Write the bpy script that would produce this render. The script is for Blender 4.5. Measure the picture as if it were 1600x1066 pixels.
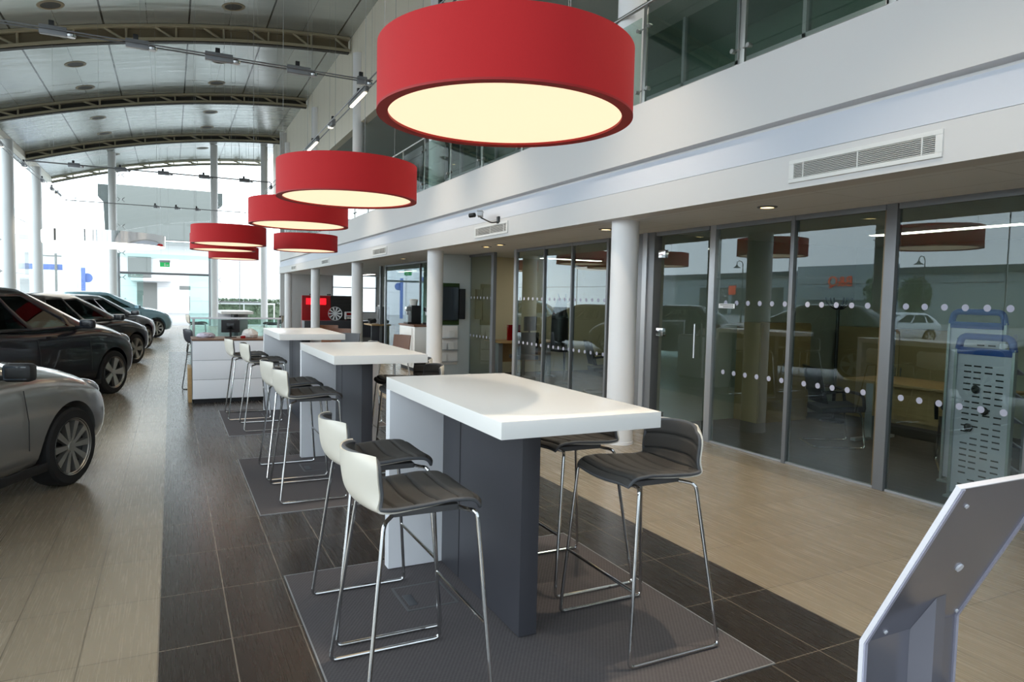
import bpy, bmesh, math, random
from mathutils import Vector, Matrix
from math import sin, cos, pi, radians
random.seed(7)
for _o in list(bpy.data.objects):
    bpy.data.objects.remove(_o)
SC = bpy.context.scene
COL = SC.collection

# ---------------------------------------------------------------- camera
F_PX, YAW, PITCH, ROLL, EYE = 1071.5, radians(26.45), radians(-3.53), radians(1.225), 1.60
_f = Vector((sin(YAW) * cos(PITCH), cos(YAW) * cos(PITCH), sin(PITCH)))
_r = Vector((cos(YAW), -sin(YAW), 0))
_u = _r.cross(_f)
_r2 = _r * cos(ROLL) + _u * sin(ROLL)
_u2 = _u * cos(ROLL) - _r * sin(ROLL)
cam_d = bpy.data.cameras.new('camera')
cam_d.sensor_fit = 'HORIZONTAL'; cam_d.sensor_width = 36.0; cam_d.lens = 36.0 * F_PX / 1600.0
cam_d.clip_start = 0.05; cam_d.clip_end = 500
cam = bpy.data.objects.new('camera', cam_d); COL.objects.link(cam)
cam.matrix_world = Matrix(((_r2.x, _u2.x, -_f.x, 0), (_r2.y, _u2.y, -_f.y, 0), (_r2.z, _u2.z, -_f.z, EYE), (0, 0, 0, 1)))
SC.camera = cam

# ---------------------------------------------------------------- sky, exposure
SC.view_settings.view_transform = 'Standard'; SC.view_settings.look = 'None'
SC.view_settings.exposure = 0.0; SC.view_settings.gamma = 1.0; SC.view_settings.use_curve_mapping = False
SKY = 4.2
w = bpy.data.worlds.new('overcast_sky'); SC.world = w; w.use_nodes = True
_n = w.node_tree.nodes; _l = w.node_tree.links; _n.clear()
_o = _n.new('ShaderNodeOutputWorld'); _b = _n.new('ShaderNodeBackground')
_tc = _n.new('ShaderNodeTexCoord'); _sx = _n.new('ShaderNodeSeparateXYZ'); _cr = _n.new('ShaderNodeValToRGB')
_l.new(_tc.outputs['Generated'], _sx.inputs[0]); _l.new(_sx.outputs['Z'], _cr.inputs[0])
_cr.color_ramp.elements[0].color = (0.91, 0.955, 1.0, 1); _cr.color_ramp.elements[1].position = 0.8
_cr.color_ramp.elements[1].color = (0.80, 0.89, 1.0, 1)
_l.new(_cr.outputs[0], _b.inputs['Color']); _b.inputs['Strength'].default_value = SKY
_l.new(_b.outputs[0], _o.inputs[0])
cy = SC.cycles
cy.max_bounces = 10; cy.diffuse_bounces = 4; cy.glossy_bounces = 5; cy.transmission_bounces = 6; cy.transparent_max_bounces = 24
cy.sample_clamp_indirect = 6.0; cy.caustics_reflective = False; cy.caustics_refractive = False
cy.use_denoising = True

# ---------------------------------------------------------------- materials
def lin(c):
    return tuple(((v / 255) / 12.92 if v / 255 <= 0.04045 else ((v / 255 + 0.055) / 1.055) ** 2.4) for v in c) + (1.0,)

def P(name, rgb, rough=0.5, metal=0.0, emit=None, strength=0.0, spec=0.5, noise=None, bump=None, coat=0.0):
    m = bpy.data.materials.new(name); m.use_nodes = True
    nt = m.node_tree; b = nt.nodes['Principled BSDF']
    b.inputs['Base Color'].default_value = lin(rgb)
    b.inputs['Roughness'].default_value = rough; b.inputs['Metallic'].default_value = metal
    b.inputs['Specular IOR Level'].default_value = spec
    b.inputs['Coat Weight'].default_value = coat; b.inputs['Coat Roughness'].default_value = 0.04
    if emit:
        b.inputs['Emission Color'].default_value = lin(emit); b.inputs['Emission Strength'].default_value = strength
    if noise or bump:
        tc = nt.nodes.new('ShaderNodeTexCoord'); nz = nt.nodes.new('ShaderNodeTexNoise'); mp = nt.nodes.new('ShaderNodeMapping')
        nt.links.new(tc.outputs['Object'], mp.inputs[0]); nt.links.new(mp.outputs[0], nz.inputs['Vector'])
        sc, amt, scale3 = noise if noise else (bump[0], 0, (1, 1, 1))
        nz.inputs['Scale'].default_value = sc; mp.inputs['Scale'].default_value = scale3; nz.inputs['Detail'].default_value = 4
        if noise and amt:
            mx = nt.nodes.new('ShaderNodeMixRGB'); mx.blend_type = 'MIX'
            nt.links.new(nz.outputs['Fac'], mx.inputs[0])
            c = lin(rgb); mx.inputs[1].default_value = tuple(v * (1 - amt) for v in c[:3]) + (1,)
            mx.inputs[2].default_value = tuple(min(1, v * (1 + amt)) for v in c[:3]) + (1,)
            nt.links.new(mx.outputs[0], b.inputs['Base Color'])
        if bump:
            bp = nt.nodes.new('ShaderNodeBump'); bp.inputs['Strength'].default_value = bump[1]; bp.inputs['Distance'].default_value = bump[2]
            nt.links.new(nz.outputs['Fac'], bp.inputs['Height']); nt.links.new(bp.outputs[0], b.inputs['Normal'])
    return m

def GLASS(name, tint, ior=1.5, rough=0.0, gloss_col=(1, 1, 1)):
    m = bpy.data.materials.new(name); m.use_nodes = True
    nt = m.node_tree; nt.nodes.clear()
    o = nt.nodes.new('ShaderNodeOutputMaterial'); mx = nt.nodes.new('ShaderNodeMixShader')
    t = nt.nodes.new('ShaderNodeBsdfTransparent'); g = nt.nodes.new('ShaderNodeBsdfGlossy'); fr = nt.nodes.new('ShaderNodeFresnel')
    t.inputs[0].default_value = tuple(tint) + (1,); g.inputs['Roughness'].default_value = rough
    g.inputs['Color'].default_value = tuple(gloss_col) + (1,)
    fr.inputs[0].default_value = ior
    ge = nt.nodes.new('ShaderNodeNewGeometry'); s1 = nt.nodes.new('ShaderNodeMath'); s1.operation = 'SUBTRACT'; s1.inputs[0].default_value = 1.0
    s2 = nt.nodes.new('ShaderNodeMath'); s2.operation = 'MULTIPLY'; s3 = nt.nodes.new('ShaderNodeMath'); s3.operation = 'MULTIPLY'; s3.inputs[1].default_value = 1.5; s3.use_clamp = True
    nt.links.new(ge.outputs['Backfacing'], s1.inputs[1]); nt.links.new(s1.outputs[0], s2.inputs[0]); nt.links.new(fr.outputs[0], s2.inputs[1]); nt.links.new(s2.outputs[0], s3.inputs[0])
    nt.links.new(s3.outputs[0], mx.inputs[0]); nt.links.new(t.outputs[0], mx.inputs[1]); nt.links.new(g.outputs[0], mx.inputs[2])
    nt.links.new(mx.outputs[0], o.inputs[0])
    return m

class NT:
    """tiny helper for node maths"""
    def __init__(self, name):
        self.m = bpy.data.materials.new(name); self.m.use_nodes = True
        self.nt = self.m.node_tree; self.b = self.nt.nodes['Principled BSDF']
        tc = self.nt.nodes.new('ShaderNodeTexCoord'); sx = self.nt.nodes.new('ShaderNodeSeparateXYZ')
        self.nt.links.new(tc.outputs['Object'], sx.inputs[0]); self.co = tc.outputs['Object']
        self.x, self.y, self.z = sx.outputs
    def math(self, op, a, b=None, c=None):
        n = self.nt.nodes.new('ShaderNodeMath'); n.operation = op
        for i, v in enumerate((a, b, c)):
            if v is None: continue
            if hasattr(v, 'links'): self.nt.links.new(v, n.inputs[i])
            else: n.inputs[i].default_value = v
        return n.outputs[0]
    def mix(self, f, a, b):
        n = self.nt.nodes.new('ShaderNodeMixRGB')
        for i, v in enumerate((f, a, b)):
            if hasattr(v, 'links'): self.nt.links.new(v, n.inputs[i])
            elif i == 0: n.inputs[0].default_value = v
            else: n.inputs[i].default_value = v
        return n.outputs[0]
    def noise(self, scale, stretch=(1, 1, 1), detail=4):
        mp = self.nt.nodes.new('ShaderNodeMapping'); mp.inputs['Scale'].default_value = stretch
        nz = self.nt.nodes.new('ShaderNodeTexNoise'); nz.inputs['Scale'].default_value = scale; nz.inputs['Detail'].default_value = detail
        self.nt.links.new(self.co, mp.inputs[0]); self.nt.links.new(mp.outputs[0], nz.inputs['Vector'])
        return nz.outputs['Fac']
    def line(self, coord, off, pitch, halfw):
        f = self.math('FRACT', self.math('DIVIDE', self.math('SUBTRACT', coord, off), pitch))
        return self.math('GREATER_THAN', self.math('ABSOLUTE', self.math('SUBTRACT', f, 0.5)), 0.5 - halfw / pitch)
    def link(self, a, name): self.nt.links.new(a, self.b.inputs[name])
    def bump(self, h, strength, dist):
        bp = self.nt.nodes.new('ShaderNodeBump'); bp.inputs['Strength'].default_value = strength; bp.inputs['Distance'].default_value = dist
        self.nt.links.new(h, bp.inputs['Height']); self.nt.links.new(bp.outputs[0], self.b.inputs['Normal'])

def floor_mat():
    k = NT('tile_floor')
    grout = k.math('MAXIMUM', k.line(k.x, -0.065, 0.305, 0.0028), k.line(k.y, 2.12, 0.605, 0.0028))
    dark = k.math('MULTIPLY', k.math('MULTIPLY', k.math('GREATER_THAN', k.x, -0.065), k.math('LESS_THAN', k.x, 2.985)), k.math('LESS_THAN', k.y, 20.27))
    office = k.math('GREATER_THAN', k.x, 5.56)
    tx = k.math('FLOOR', k.math('DIVIDE', k.math('SUBTRACT', k.x, -0.065), 0.305))
    ty = k.math('FLOOR', k.math('DIVIDE', k.math('SUBTRACT', k.y, 2.12), 0.605))
    wn = k.nt.nodes.new('ShaderNodeTexWhiteNoise'); wn.noise_dimensions = '2D'
    cb = k.nt.nodes.new('ShaderNodeCombineXYZ'); k.nt.links.new(tx, cb.inputs[0]); k.nt.links.new(ty, cb.inputs[1]); k.nt.links.new(cb.outputs[0], wn.inputs['Vector'])
    st = k.noise(10, (12, 0.25, 1), 5)
    sf = k.math('ADD', k.math('MULTIPLY', k.math('SUBTRACT', st, 0.5), 0.4), k.math('MULTIPLY', wn.outputs['Value'], 0.22))
    light = k.mix(k.math('ADD', sf, 0.4), lin((134, 122, 103)), lin((168, 156, 137)))
    dk = k.mix(k.math('ADD', sf, 0.4), lin((49, 44, 40)), lin((55, 49, 45)))
    base = k.mix(dark, light, dk)
    base = k.mix(grout, base, k.mix(dark, lin((112, 102, 88)), lin((128, 118, 106))))
    base = k.mix(office, base, lin((74, 72, 70)))
    k.link(base, 'Base Color')
    r = k.math('ADD', k.math('MULTIPLY', st, 0.06), 0.24)
    k.link(k.math('ADD', r, k.math('MULTIPLY', office, 0.5)), 'Roughness')
    k.b.inputs['Specular IOR Level'].default_value = 0.5
    k.bump(k.math('SUBTRACT', 1.0, grout), 0.2, 0.001)
    return k.m

def vault_mat():
    k = NT('roof_panel_metal')
    seam = k.line(k.x, -1.40, 1.855, 0.02)
    seam2 = k.math('MULTIPLY', k.line(k.x, -0.47, 1.855, 0.006), 0.5)
    k.link(k.mix(k.math('MAXIMUM', seam, seam2), lin((172, 176, 172)), lin((62, 64, 62))), 'Base Color')
    k.b.inputs['Metallic'].default_value = 0.55; k.b.inputs['Roughness'].default_value = 0.24
    k.bump(k.noise(1.6, (0.35, 1.6, 1), 2), 0.35, 0.05)
    return k.m

def bulk_mat():
    k = NT('bulkhead_panels')
    seam = k.line(k.y, 0, 0.9, 0.006)
    k.link(k.mix(seam, lin((236, 229, 212)), lin((190, 184, 168))), 'Base Color'); k.b.inputs['Roughness'].default_value = 0.5
    return k.m

def soffit_mat():
    k = NT('soffit_tiles')
    seam = k.math('MAXIMUM', k.line(k.x, 4.55, 0.6, 0.004), k.line(k.y, 0.2, 1.2, 0.003))
    k.link(k.mix(seam, lin((228, 231, 234)), lin((190, 191, 192))), 'Base Color'); k.b.inputs['Roughness'].default_value = 0.7
    return k.m

def carpet_mat():
    k = NT('woven_carpet')
    a = k.math('SINE', k.math('MULTIPLY', k.math('ADD', k.x, k.math('MULTIPLY', k.y, 0.25)), 330))
    b = k.math('SINE', k.math('MULTIPLY', k.y, 300))
    wv = k.math('MULTIPLY', k.math('ADD', k.math('MULTIPLY', a, b), 1), 0.5)
    nz = k.noise(60, (1, 1, 1), 3)
    f = k.math('ADD', k.math('MULTIPLY', wv, 0.6), k.math('MULTIPLY', nz, 0.4))
    k.link(k.mix(f, lin((70, 65, 66)), lin((106, 100, 101))), 'Base Color'); k.b.inputs['Roughness'].default_value = 0.85
    k.bump(wv, 0.3, 0.002)
    return k.m

def fabric(name, rgb, scale=420, amt=0.12, rough=0.85):
    return P(name, rgb, rough, noise=(scale, amt, (1, 1, 1)), bump=(scale, 0.15, 0.001))

def wood(name, a, b):
    k = NT(name); n = k.noise(5, (1, 12, 12), 5)
    k.link(k.mix(n, lin(a), lin(b)), 'Base Color'); k.b.inputs['Roughness'].default_value = 0.45
    return k.m

M = {}
M['floor'] = floor_mat(); M['vault'] = vault_mat(); M['bulk'] = bulk_mat(); M['soffit'] = soffit_mat(); M['carpet'] = carpet_mat()
M['white_wall'] = P('white_paint', (212, 211, 211), 0.6)
M['beige_wall'] = P('beige_paint', (214, 200, 168), 0.7)
M['office_wall'] = P('office_cream_paint', (176, 180, 166), 0.7)
M['col'] = P('column_paint', (243, 243, 245), 0.45)
M['laminate'] = P('white_laminate', (250, 248, 245), 0.25, noise=(3, 0.015, (1, 1, 1)))
M['endpanel'] = P('pale_laminate', (244, 245, 250), 0.35)
M['plinth'] = P('anthracite_laminate', (66, 66, 72), 0.4)
M['groove'] = P('dark_groove', (30, 30, 33), 0.6)
M['shell'] = P('cream_plastic_shell', (224, 218, 206), 0.38)
M['pad'] = fabric('charcoal_upholstery', (70, 68, 66), 700, 0.10)
M['piping'] = P('grey_piping', (84, 86, 90), 0.6)
M['chrome'] = P('chrome', (205, 205, 205), 0.12, 1.0)
M['steel'] = P('brushed_steel', (160, 160, 158), 0.32, 1.0, noise=(40, 0.1, (1, 1, 20)))
M['greyplast'] = P('grey_plastic', (96, 96, 98), 0.5)
M['black'] = P('black_plastic', (22, 22, 24), 0.4)
M['blackgloss'] = P('black_gloss', (12, 13, 15), 0.08)
M['red'] = P('red_fabric', (196, 20, 26), 0.75, noise=(500, 0.08, (1, 1, 0.2)), bump=(600, 0.1, 0.001))
M['red_in'] = P('red_trim', (168, 14, 20), 0.6)
M['diffuser'] = P('lit_diffuser', (120, 112, 98), 0.6, emit=(255, 230, 192), strength=1.13)
M['diffw'] = P('lit_white_diffuser', (255, 255, 250), 0.6, emit=(255, 250, 238), strength=3.0)
M['mirror'] = P('mirror_band', (235, 235, 235), 0.03, 1.0)
M['lamp'] = P('lit_bulb', (255, 250, 240), 0.5, emit=(255, 236, 205), strength=14.0)
M['lamp2'] = P('lit_downlight', (255, 240, 210), 0.5, emit=(255, 220, 150), strength=5.0)
M['tube'] = P('lit_tube', (255, 250, 240), 0.5, emit=(255, 244, 225), strength=5.0)
M['tracktube'] = P('lit_track_tube', (255, 250, 240), 0.5, emit=(255, 232, 195), strength=22.0)
M['strip'] = P('lit_office_strip', (255, 250, 240), 0.5, emit=(255, 247, 230), strength=11.0)
M['olive'] = P('olive_grey_paint', (166, 158, 134), 0.45)
M['olive_mid'] = P('brown_olive_paint', (124, 112, 88), 0.5)
M['wire'] = P('dull_wire', (128, 130, 128), 0.6)
M['olive_dk'] = P('dark_olive_paint', (44, 42, 36), 0.6)
M['beam'] = P('beige_steel_paint', (214, 208, 196), 0.5)
M['wcol'] = P('pale_grey_steel_paint', (206, 208, 208), 0.45)
M['mullion'] = P('grey_aluminium', (128, 130, 134), 0.4, 0.4)
M['mullion_l'] = P('light_aluminium', (176, 178, 182), 0.35, 0.5)
M['bronze'] = P('bronze_edge', (120, 104, 78), 0.4, 0.5)
M['office_glass'] = GLASS('office_glass', (0.74, 0.80, 0.775), 1.58, gloss_col=(.84, .94, 1.0))
M['clear_glass'] = GLASS('clear_glass', (0.955, 0.985, 0.98), 1.45)
M['solar_glass'] = GLASS('solar_glass', (0.60, 0.63, 0.64), 1.5)
M['green_glass'] = GLASS('green_edge_glass', (0.78, 0.92, 0.89), 1.5)
M['mezz_glass'] = GLASS('balustrade_glass', (0.74, 0.82, 0.79), 1.5)
M['frost'] = P('frosted_dot', (176, 176, 194), 0.6)
M['metal_grey'] = P('silver_lacquer', (150, 149, 160), 0.16, 0.45)
M['metal_edge'] = P('white_lacquer_edge', (244, 243, 250), 0.25)
M['tyre'] = P('tyre_rubber', (24, 24, 25), 0.75)
M['alloy'] = P('alloy_wheel', (190, 188, 182), 0.28, 0.8)
M['alloy_dk'] = P('dark_alloy', (16, 16, 17), 0.5, 0.2)
M['carglass'] = GLASS('tinted_car_glass', (0.11, 0.15, 0.14), 1.36, gloss_col=(.42, .44, .45))
M['seat'] = P('car_seat_fabric', (92, 78, 60), 0.8)
M['trim'] = P('black_trim', (18, 18, 19), 0.5)
M['lens'] = P('headlamp_lens', (205, 210, 215), 0.06, 0.6)
M['redlens'] = P('tail_lamp_lens', (140, 14, 14), 0.15)
M['wood'] = wood('oak_veneer', (176, 138, 92), (206, 168, 116))
M['walnut'] = wood('walnut_top', (96, 62, 44), (126, 84, 60))
M['wood_dim'] = wood('beech_cabinet', (146, 124, 84), (168, 146, 104))
M['grass'] = P('green_turf', (52, 74, 34), 0.9, noise=(90, 0.5, (1, 1, 1)), bump=(90, 0.8, 0.02))
M['leaf'] = P('hedge_leaf', (120, 138, 112), 0.7, noise=(6, 0.4, (1, 1, 1)))
M['leaf2'] = P('tree_leaf', (66, 92, 56), 0.7, noise=(3, 0.4, (1, 1, 1)))
M['bark'] = P('bark', (84, 72, 58), 0.9)
M['asphalt'] = P('pale_paving', (150, 150, 148), 0.9, noise=(2, 0.08, (1, 1, 1)))
M['sign_grey'] = P('grey_cladding', (116, 119, 115), 0.6)
M['sign_grey_dk'] = P('dark_grey_cladding', (70, 76, 74), 0.6)
M['clad'] = P('white_cladding', (226, 228, 228), 0.6)
M['shed'] = P('grey_green_cladding', (150, 162, 164), 0.7)
M['shed_dk'] = P('dark_roof_edge', (72, 80, 80), 0.7)
M['orange'] = P('orange_sign', (240, 84, 30), 0.5, emit=(240, 84, 30), strength=0.6)
M['exit'] = P('lit_green_sign', (40, 170, 90), 0.5, emit=(40, 176, 96), strength=0.55)
M['white_sign'] = P('white_sign_face', (240, 240, 240), 0.5)
M['blue'] = P('blue_plastic', (44, 84, 168), 0.35)
M['bluesign'] = P('blue_sign_face', (92, 116, 176), 0.5)
M['mesh_metal'] = P('pale_perforated_metal', (214, 208, 224), 0.4, 0.1)
M['leather'] = P('black_leather', (28, 28, 31), 0.35)
M['redwall'] = P('red_display_panel', (150, 10, 18), 0.4)
M['redlit'] = P('lit_red_box', (255, 40, 50), 0.5, emit=(255, 24, 40), strength=1.3)
M['slat'] = P('black_slat_panel', (26, 27, 28), 0.5)
M['screen'] = P('dark_screen', (52, 60, 68), 0.06)
M['frost_wall'] = P('pale_blue_grey_panel', (198, 206, 208), 0.35)
M['paper'] = P('white_paper', (232, 230, 226), 0.7)
M['bluegrey'] = P('pale_blue_car_paint', (150, 190, 206), 0.25, 0.2, coat=1.0)
M['silver'] = P('silver_car_paint', (150, 149, 146), 0.3, 0.5, coat=1.0)
M['navy'] = P('dark_navy_car_paint', (13, 13, 24), 0.35, 0.0, spec=.25, coat=.6)
M['blackcar'] = P('black_car_paint', (14, 13, 14), 0.35, 0.0, spec=.25, coat=.7)
M['slatecar'] = P('dark_slate_car_paint', (24, 27, 36), 0.3, 0.1, coat=.8)
M['whitecar'] = P('white_car_paint', (225, 228, 230), 0.3, coat=1.0)
M['mezz_ceil'] = P('dark_grey_ceiling', (178, 184, 180), 0.8)
M['mezz_wall'] = P('grey_green_wall', (160, 168, 160), 0.7)
M['grille'] = P('grille_white', (222, 222, 220), 0.45)
M['dark_void'] = P('dark_duct', (26, 24, 23), 0.8)
M['blacktext'] = P('dark_print', (40, 44, 50), 0.6)

# ---------------------------------------------------------------- mesh builder
class B:
    def __init__(s): s.bm = bmesh.new()
    def _join(s, t):
        me = bpy.data.meshes.new('tmp'); t.to_mesh(me); t.free(); s.bm.from_mesh(me); bpy.data.meshes.remove(me); return s
    def box(s, c, d, bevel=0.0, rot=None, seg=2):
        t = bmesh.new(); bmesh.ops.create_cube(t, size=1)
        for v in t.verts: v.co = Vector((v.co.x * d[0], v.co.y * d[1], v.co.z * d[2]))
        if bevel: bmesh.ops.bevel(t, geom=list(t.edges), offset=min(bevel, min(d) * 0.45), segments=seg, profile=0.7, affect='EDGES')
        mt = Matrix.Translation(c) @ (rot.to_4x4() if rot else Matrix.Identity(4))
        bmesh.ops.transform(t, matrix=mt, verts=t.verts); return s._join(t)
    def span(s, a, b, bevel=0.0):
        a, b = Vector(a), Vector(b); d = b - a
        return s.box((a + b) / 2, [abs(v) for v in d], bevel)
    def tube(s, pts, r, seg=10, closed=False, caps=True):
        pts = [Vector(p) for p in pts]; n = len(pts); rings = []; up = None
        for i, p in enumerate(pts):
            if closed: d = pts[(i + 1) % n] - pts[i - 1]
            else: d = pts[min(i + 1, n - 1)] - pts[max(i - 1, 0)]
            d.normalize()
            if up is None: up = Vector((0, 0, 1)) if abs(d.z) < 0.9 else Vector((1, 0, 0))
            a = d.cross(up); a.normalize(); b2 = a.cross(d); b2.normalize(); up = b2
            rr = r[i] if isinstance(r, (list, tuple)) else r
            rings.append([s.bm.verts.new(p + (a * cos(2 * pi * k / seg) + b2 * sin(2 * pi * k / seg)) * rr) for k in range(seg)])
        m = n if closed else n - 1
        for i in range(m):
            A, C = rings[i], rings[(i + 1) % n]
            for k in range(seg): s.bm.faces.new((A[k], A[(k + 1) % seg], C[(k + 1) % seg], C[k]))
        if caps and not closed:
            s.bm.faces.new(rings[0][::-1]); s.bm.faces.new(rings[-1])
        return s
    def bent(s, pts, r, bend=0.03, seg=10, n=5, closed=False):
        """tube through the corner points with rounded corners"""
        pts = [Vector(p) for p in pts]; out = []; N = len(pts)
        for i, p in enumerate(pts):
            if not closed and i in (0, N - 1): out.append(p); continue
            a, b = pts[i - 1], pts[(i + 1) % N]
            d1, d2 = (a - p), (b - p); k = min(bend, d1.length * .45, d2.length * .45)
            q1, q2 = p + d1.normalized() * k, p + d2.normalized() * k
            for j in range(n + 1):
                t = j / n; out.append(q1 * (1 - t) ** 2 + p * 2 * t * (1 - t) + q2 * t * t)
        return s.tube(out, r, seg, closed)
    def cyl(s, p0, p1, r, seg=24): return s.tube([p0, p1], r, seg)
    def lathe(s, prof, c=(0, 0, 0), seg=48, axis='Z', closed=False):
        c = Vector(c); rings = []
        for r, z in prof:
            ring = []
            for k in range(seg):
                a = 2 * pi * k / seg
                if axis == 'Z': q = Vector((r * cos(a), r * sin(a), z))
                elif axis == 'Y': q = Vector((r * cos(a), z, r * sin(a)))
                else: q = Vector((z, r * cos(a), r * sin(a)))
                ring.append(s.bm.verts.new(c + q))
            rings.append(ring)
        n = len(prof)
        for i in range(n if closed else n - 1):
            A, C = rings[i], rings[(i + 1) % n]
            for k in range(seg): s.bm.faces.new((A[k], A[(k + 1) % seg], C[(k + 1) % seg], C[k]))
        if not closed:
            if prof[0][0] > 1e-6: s.bm.faces.new(rings[0][::-1])
            if prof[-1][0] > 1e-6: s.bm.faces.new(rings[-1])
        return s
    def prism(s, poly, axis, a, b):
        def mk(p, t):
            if axis == 'X': return Vector((t, p[0], p[1]))
            if axis == 'Y': return Vector((p[0], t, p[1]))
            return Vector((p[0], p[1], t))
        A = [s.bm.verts.new(mk(p, a)) for p in poly]; C = [s.bm.verts.new(mk(p, b)) for p in poly]; n = len(poly)
        for i in range(n): s.bm.faces.new((A[i], A[(i + 1) % n], C[(i + 1) % n], C[i]))
        s.bm.faces.new(A[::-1]); s.bm.faces.new(C); return s
    def slab(s, fn, nu, nv, thick):
        """closed sheet: fn(u,v) -> point and offset direction"""
        top = [[None] * (nv + 1) for _ in range(nu + 1)]; bot = [[None] * (nv + 1) for _ in range(nu + 1)]
        for i in range(nu + 1):
            for j in range(nv + 1):
                p, n = fn(i / nu, j / nv)
                top[i][j] = s.bm.verts.new(p); bot[i][j] = s.bm.verts.new(p + n * thick)
        f = s.bm.faces.new
        for i in range(nu):
            for j in range(nv):
                f((top[i][j], top[i + 1][j], top[i + 1][j + 1], top[i][j + 1]))
                f((bot[i][j], bot[i][j + 1], bot[i + 1][j + 1], bot[i + 1][j]))
        for i in range(nu):
            f((top[i][0], bot[i][0], bot[i + 1][0], top[i + 1][0])); f((top[i][nv], top[i + 1][nv], bot[i + 1][nv], bot[i][nv]))
        for j in range(nv):
            f((top[0][j], top[0][j + 1], bot[0][j + 1], bot[0][j])); f((top[nu][j], bot[nu][j], bot[nu][j + 1], top[nu][j + 1]))
        return s
    def ball(s, c, rad, rot=None, seg=20):
        t = bmesh.new(); bmesh.ops.create_uvsphere(t, u_segments=seg, v_segments=seg // 2, radius=1)
        mt = Matrix.Translation(c) @ (rot.to_4x4() if rot else Matrix.Identity(4)) @ Matrix.Diagonal((*rad, 1))
        bmesh.ops.transform(t, matrix=mt, verts=t.verts); return s._join(t)
    def leaves(s, n, size, pick):
        for _ in range(n):
            p = pick(); a = Vector([random.gauss(0, 1) for _ in range(3)]).normalized()
            b = a.cross(Vector([random.gauss(0, 1) for _ in range(3)])).normalized(); k = size * random.uniform(.6, 1.3)
            s.bm.faces.new([s.bm.verts.new(p + v) for v in (a * k, b * k * .5, -a * k, -b * k * .5)])
        return s
    def build(s, name, mat, parent=None, loc=None, ang=35, **tags):
        bmesh.ops.recalc_face_normals(s.bm, faces=s.bm.faces)
        me = bpy.data.meshes.new(name); s.bm.to_mesh(me); s.bm.free()
        for p in me.polygons: p.use_smooth = True
        me.set_sharp_from_angle(angle=radians(ang))
        o = bpy.data.objects.new(name, me); COL.objects.link(o)
        if mat: me.materials.append(M[mat] if isinstance(mat, str) else mat)
        if parent is not None: o.parent = parent
        if loc: o.location = loc
        for k, v in tags.items(): o[k] = v
        return o

def thing(name, label, cat, loc=(0, 0, 0), rz=0.0, group=None):
    o = bpy.data.objects.new(name, None); COL.objects.link(o); o.empty_display_size = 0.1
    o.location = loc; o.rotation_euler = (0, 0, rz); o['label'] = label; o['category'] = cat
    if group: o['group'] = group
    return o
def tag(o, label, cat, group=None):
    o['label'] = label; o['category'] = cat
    if group: o['group'] = group
    return o
def struct(o): o['kind'] = 'structure'; return o
def dup(root, loc, rz, label, group=None):
    r = root.copy(); COL.objects.link(r); r.location = loc; r.rotation_euler = (0, 0, rz); r['label'] = label
    if group: r['group'] = group
    def rec(a, b):
        for ch in a.children:
            c = ch.copy(); COL.objects.link(c); c.parent = b; rec(ch, c)
    rec(root, r); return r
def text(name, body, mat, size, loc, rot, parent=None, depth=0.004, align='CENTER'):
    cu = bpy.data.curves.new(name, 'FONT'); cu.body = body; cu.size = size; cu.align_x = align; cu.align_y = 'CENTER'; cu.extrude = depth
    t = bpy.data.objects.new(name, cu); COL.objects.link(t)
    bpy.context.view_layer.update()
    me = bpy.data.meshes.new_from_object(t.evaluated_get(bpy.context.evaluated_depsgraph_get()))
    bpy.data.objects.remove(t)
    o = bpy.data.objects.new(name, me); COL.objects.link(o); me.materials.clear(); me.materials.append(M[mat])
    o.location = loc; o.rotation_euler = rot
    if parent is not None: o.parent = parent
    return o
def V(*a): return Vector(a)

# ================================================================ SETTING
XL, YE, XG = -5.5, 36.0, 5.55          # left glazing, end glazing, office glazing
SOF, FX = 2.48, 4.27                   # soffit height, fascia plane
def arch(x): return 8.252 + 0.179 * x - 0.0150 * x * x

struct(B().span((-5.6, -3.5, -0.12), (10.2, 36.1, 0)).build('floor', 'floor'))
# vaulted roof
N = 40; xs = [-5.6 + (4.75 + 5.6) * i / N for i in range(N + 1)]
b = B()
b.prism([(x, arch(x)) for x in xs] + [(x, arch(x) + 0.15) for x in reversed(xs)], 'Y', -3.5, 40.0)
struct(b.build('ceiling', 'vault'))
# bulkhead wall above the mezzanine opening
struct(B().span((4.55, -3.5, 6.2), (4.75, 36.0, 8.76)).build('wall_right', 'bulk'))
struct(B().span((4.75, -3.5, 6.2), (10.2, 31.6, 6.35)).build('ceiling', 'mezz_ceil'))
# mezzanine slab edge / fascia
prof = [(4.27, 3.60), (4.27, 3.035), (4.345, 3.02), (4.345, 3.0), (4.34, 2.99), (4.34, 2.745), (4.25, 2.742), (4.25, SOF), (4.46, SOF), (4.46, 3.60)]
struct(B().prism(prof, 'Y', -3.5, 31.6).build('trim_1', 'white_wall', ang=12))
struct(B().prism([(4.325, 2.995), (4.25, 2.745), (4.341, 2.745), (4.341, 2.995)], 'Y', -3.5, 31.6).build('trim_3', P('sky_tinted_white', (203, 208, 219), .6), ang=12))  # bluish sky light on the sloped band, put into its colour
struct(B().span((4.46, -3.5, SOF), (10.2, 31.6, 2.98)).build('ceiling', 'soffit'))
struct(B().span((10.0, -3.5, 0), (10.2, 31.6, SOF)).build('wall_right', 'office_wall'))
# mezzanine rear wall, with dark glazed openings
struct(B().span((8.6, -3.5, 2.98), (8.75, 31.6, 6.2)).build('wall_right', 'mezz_wall'))
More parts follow.
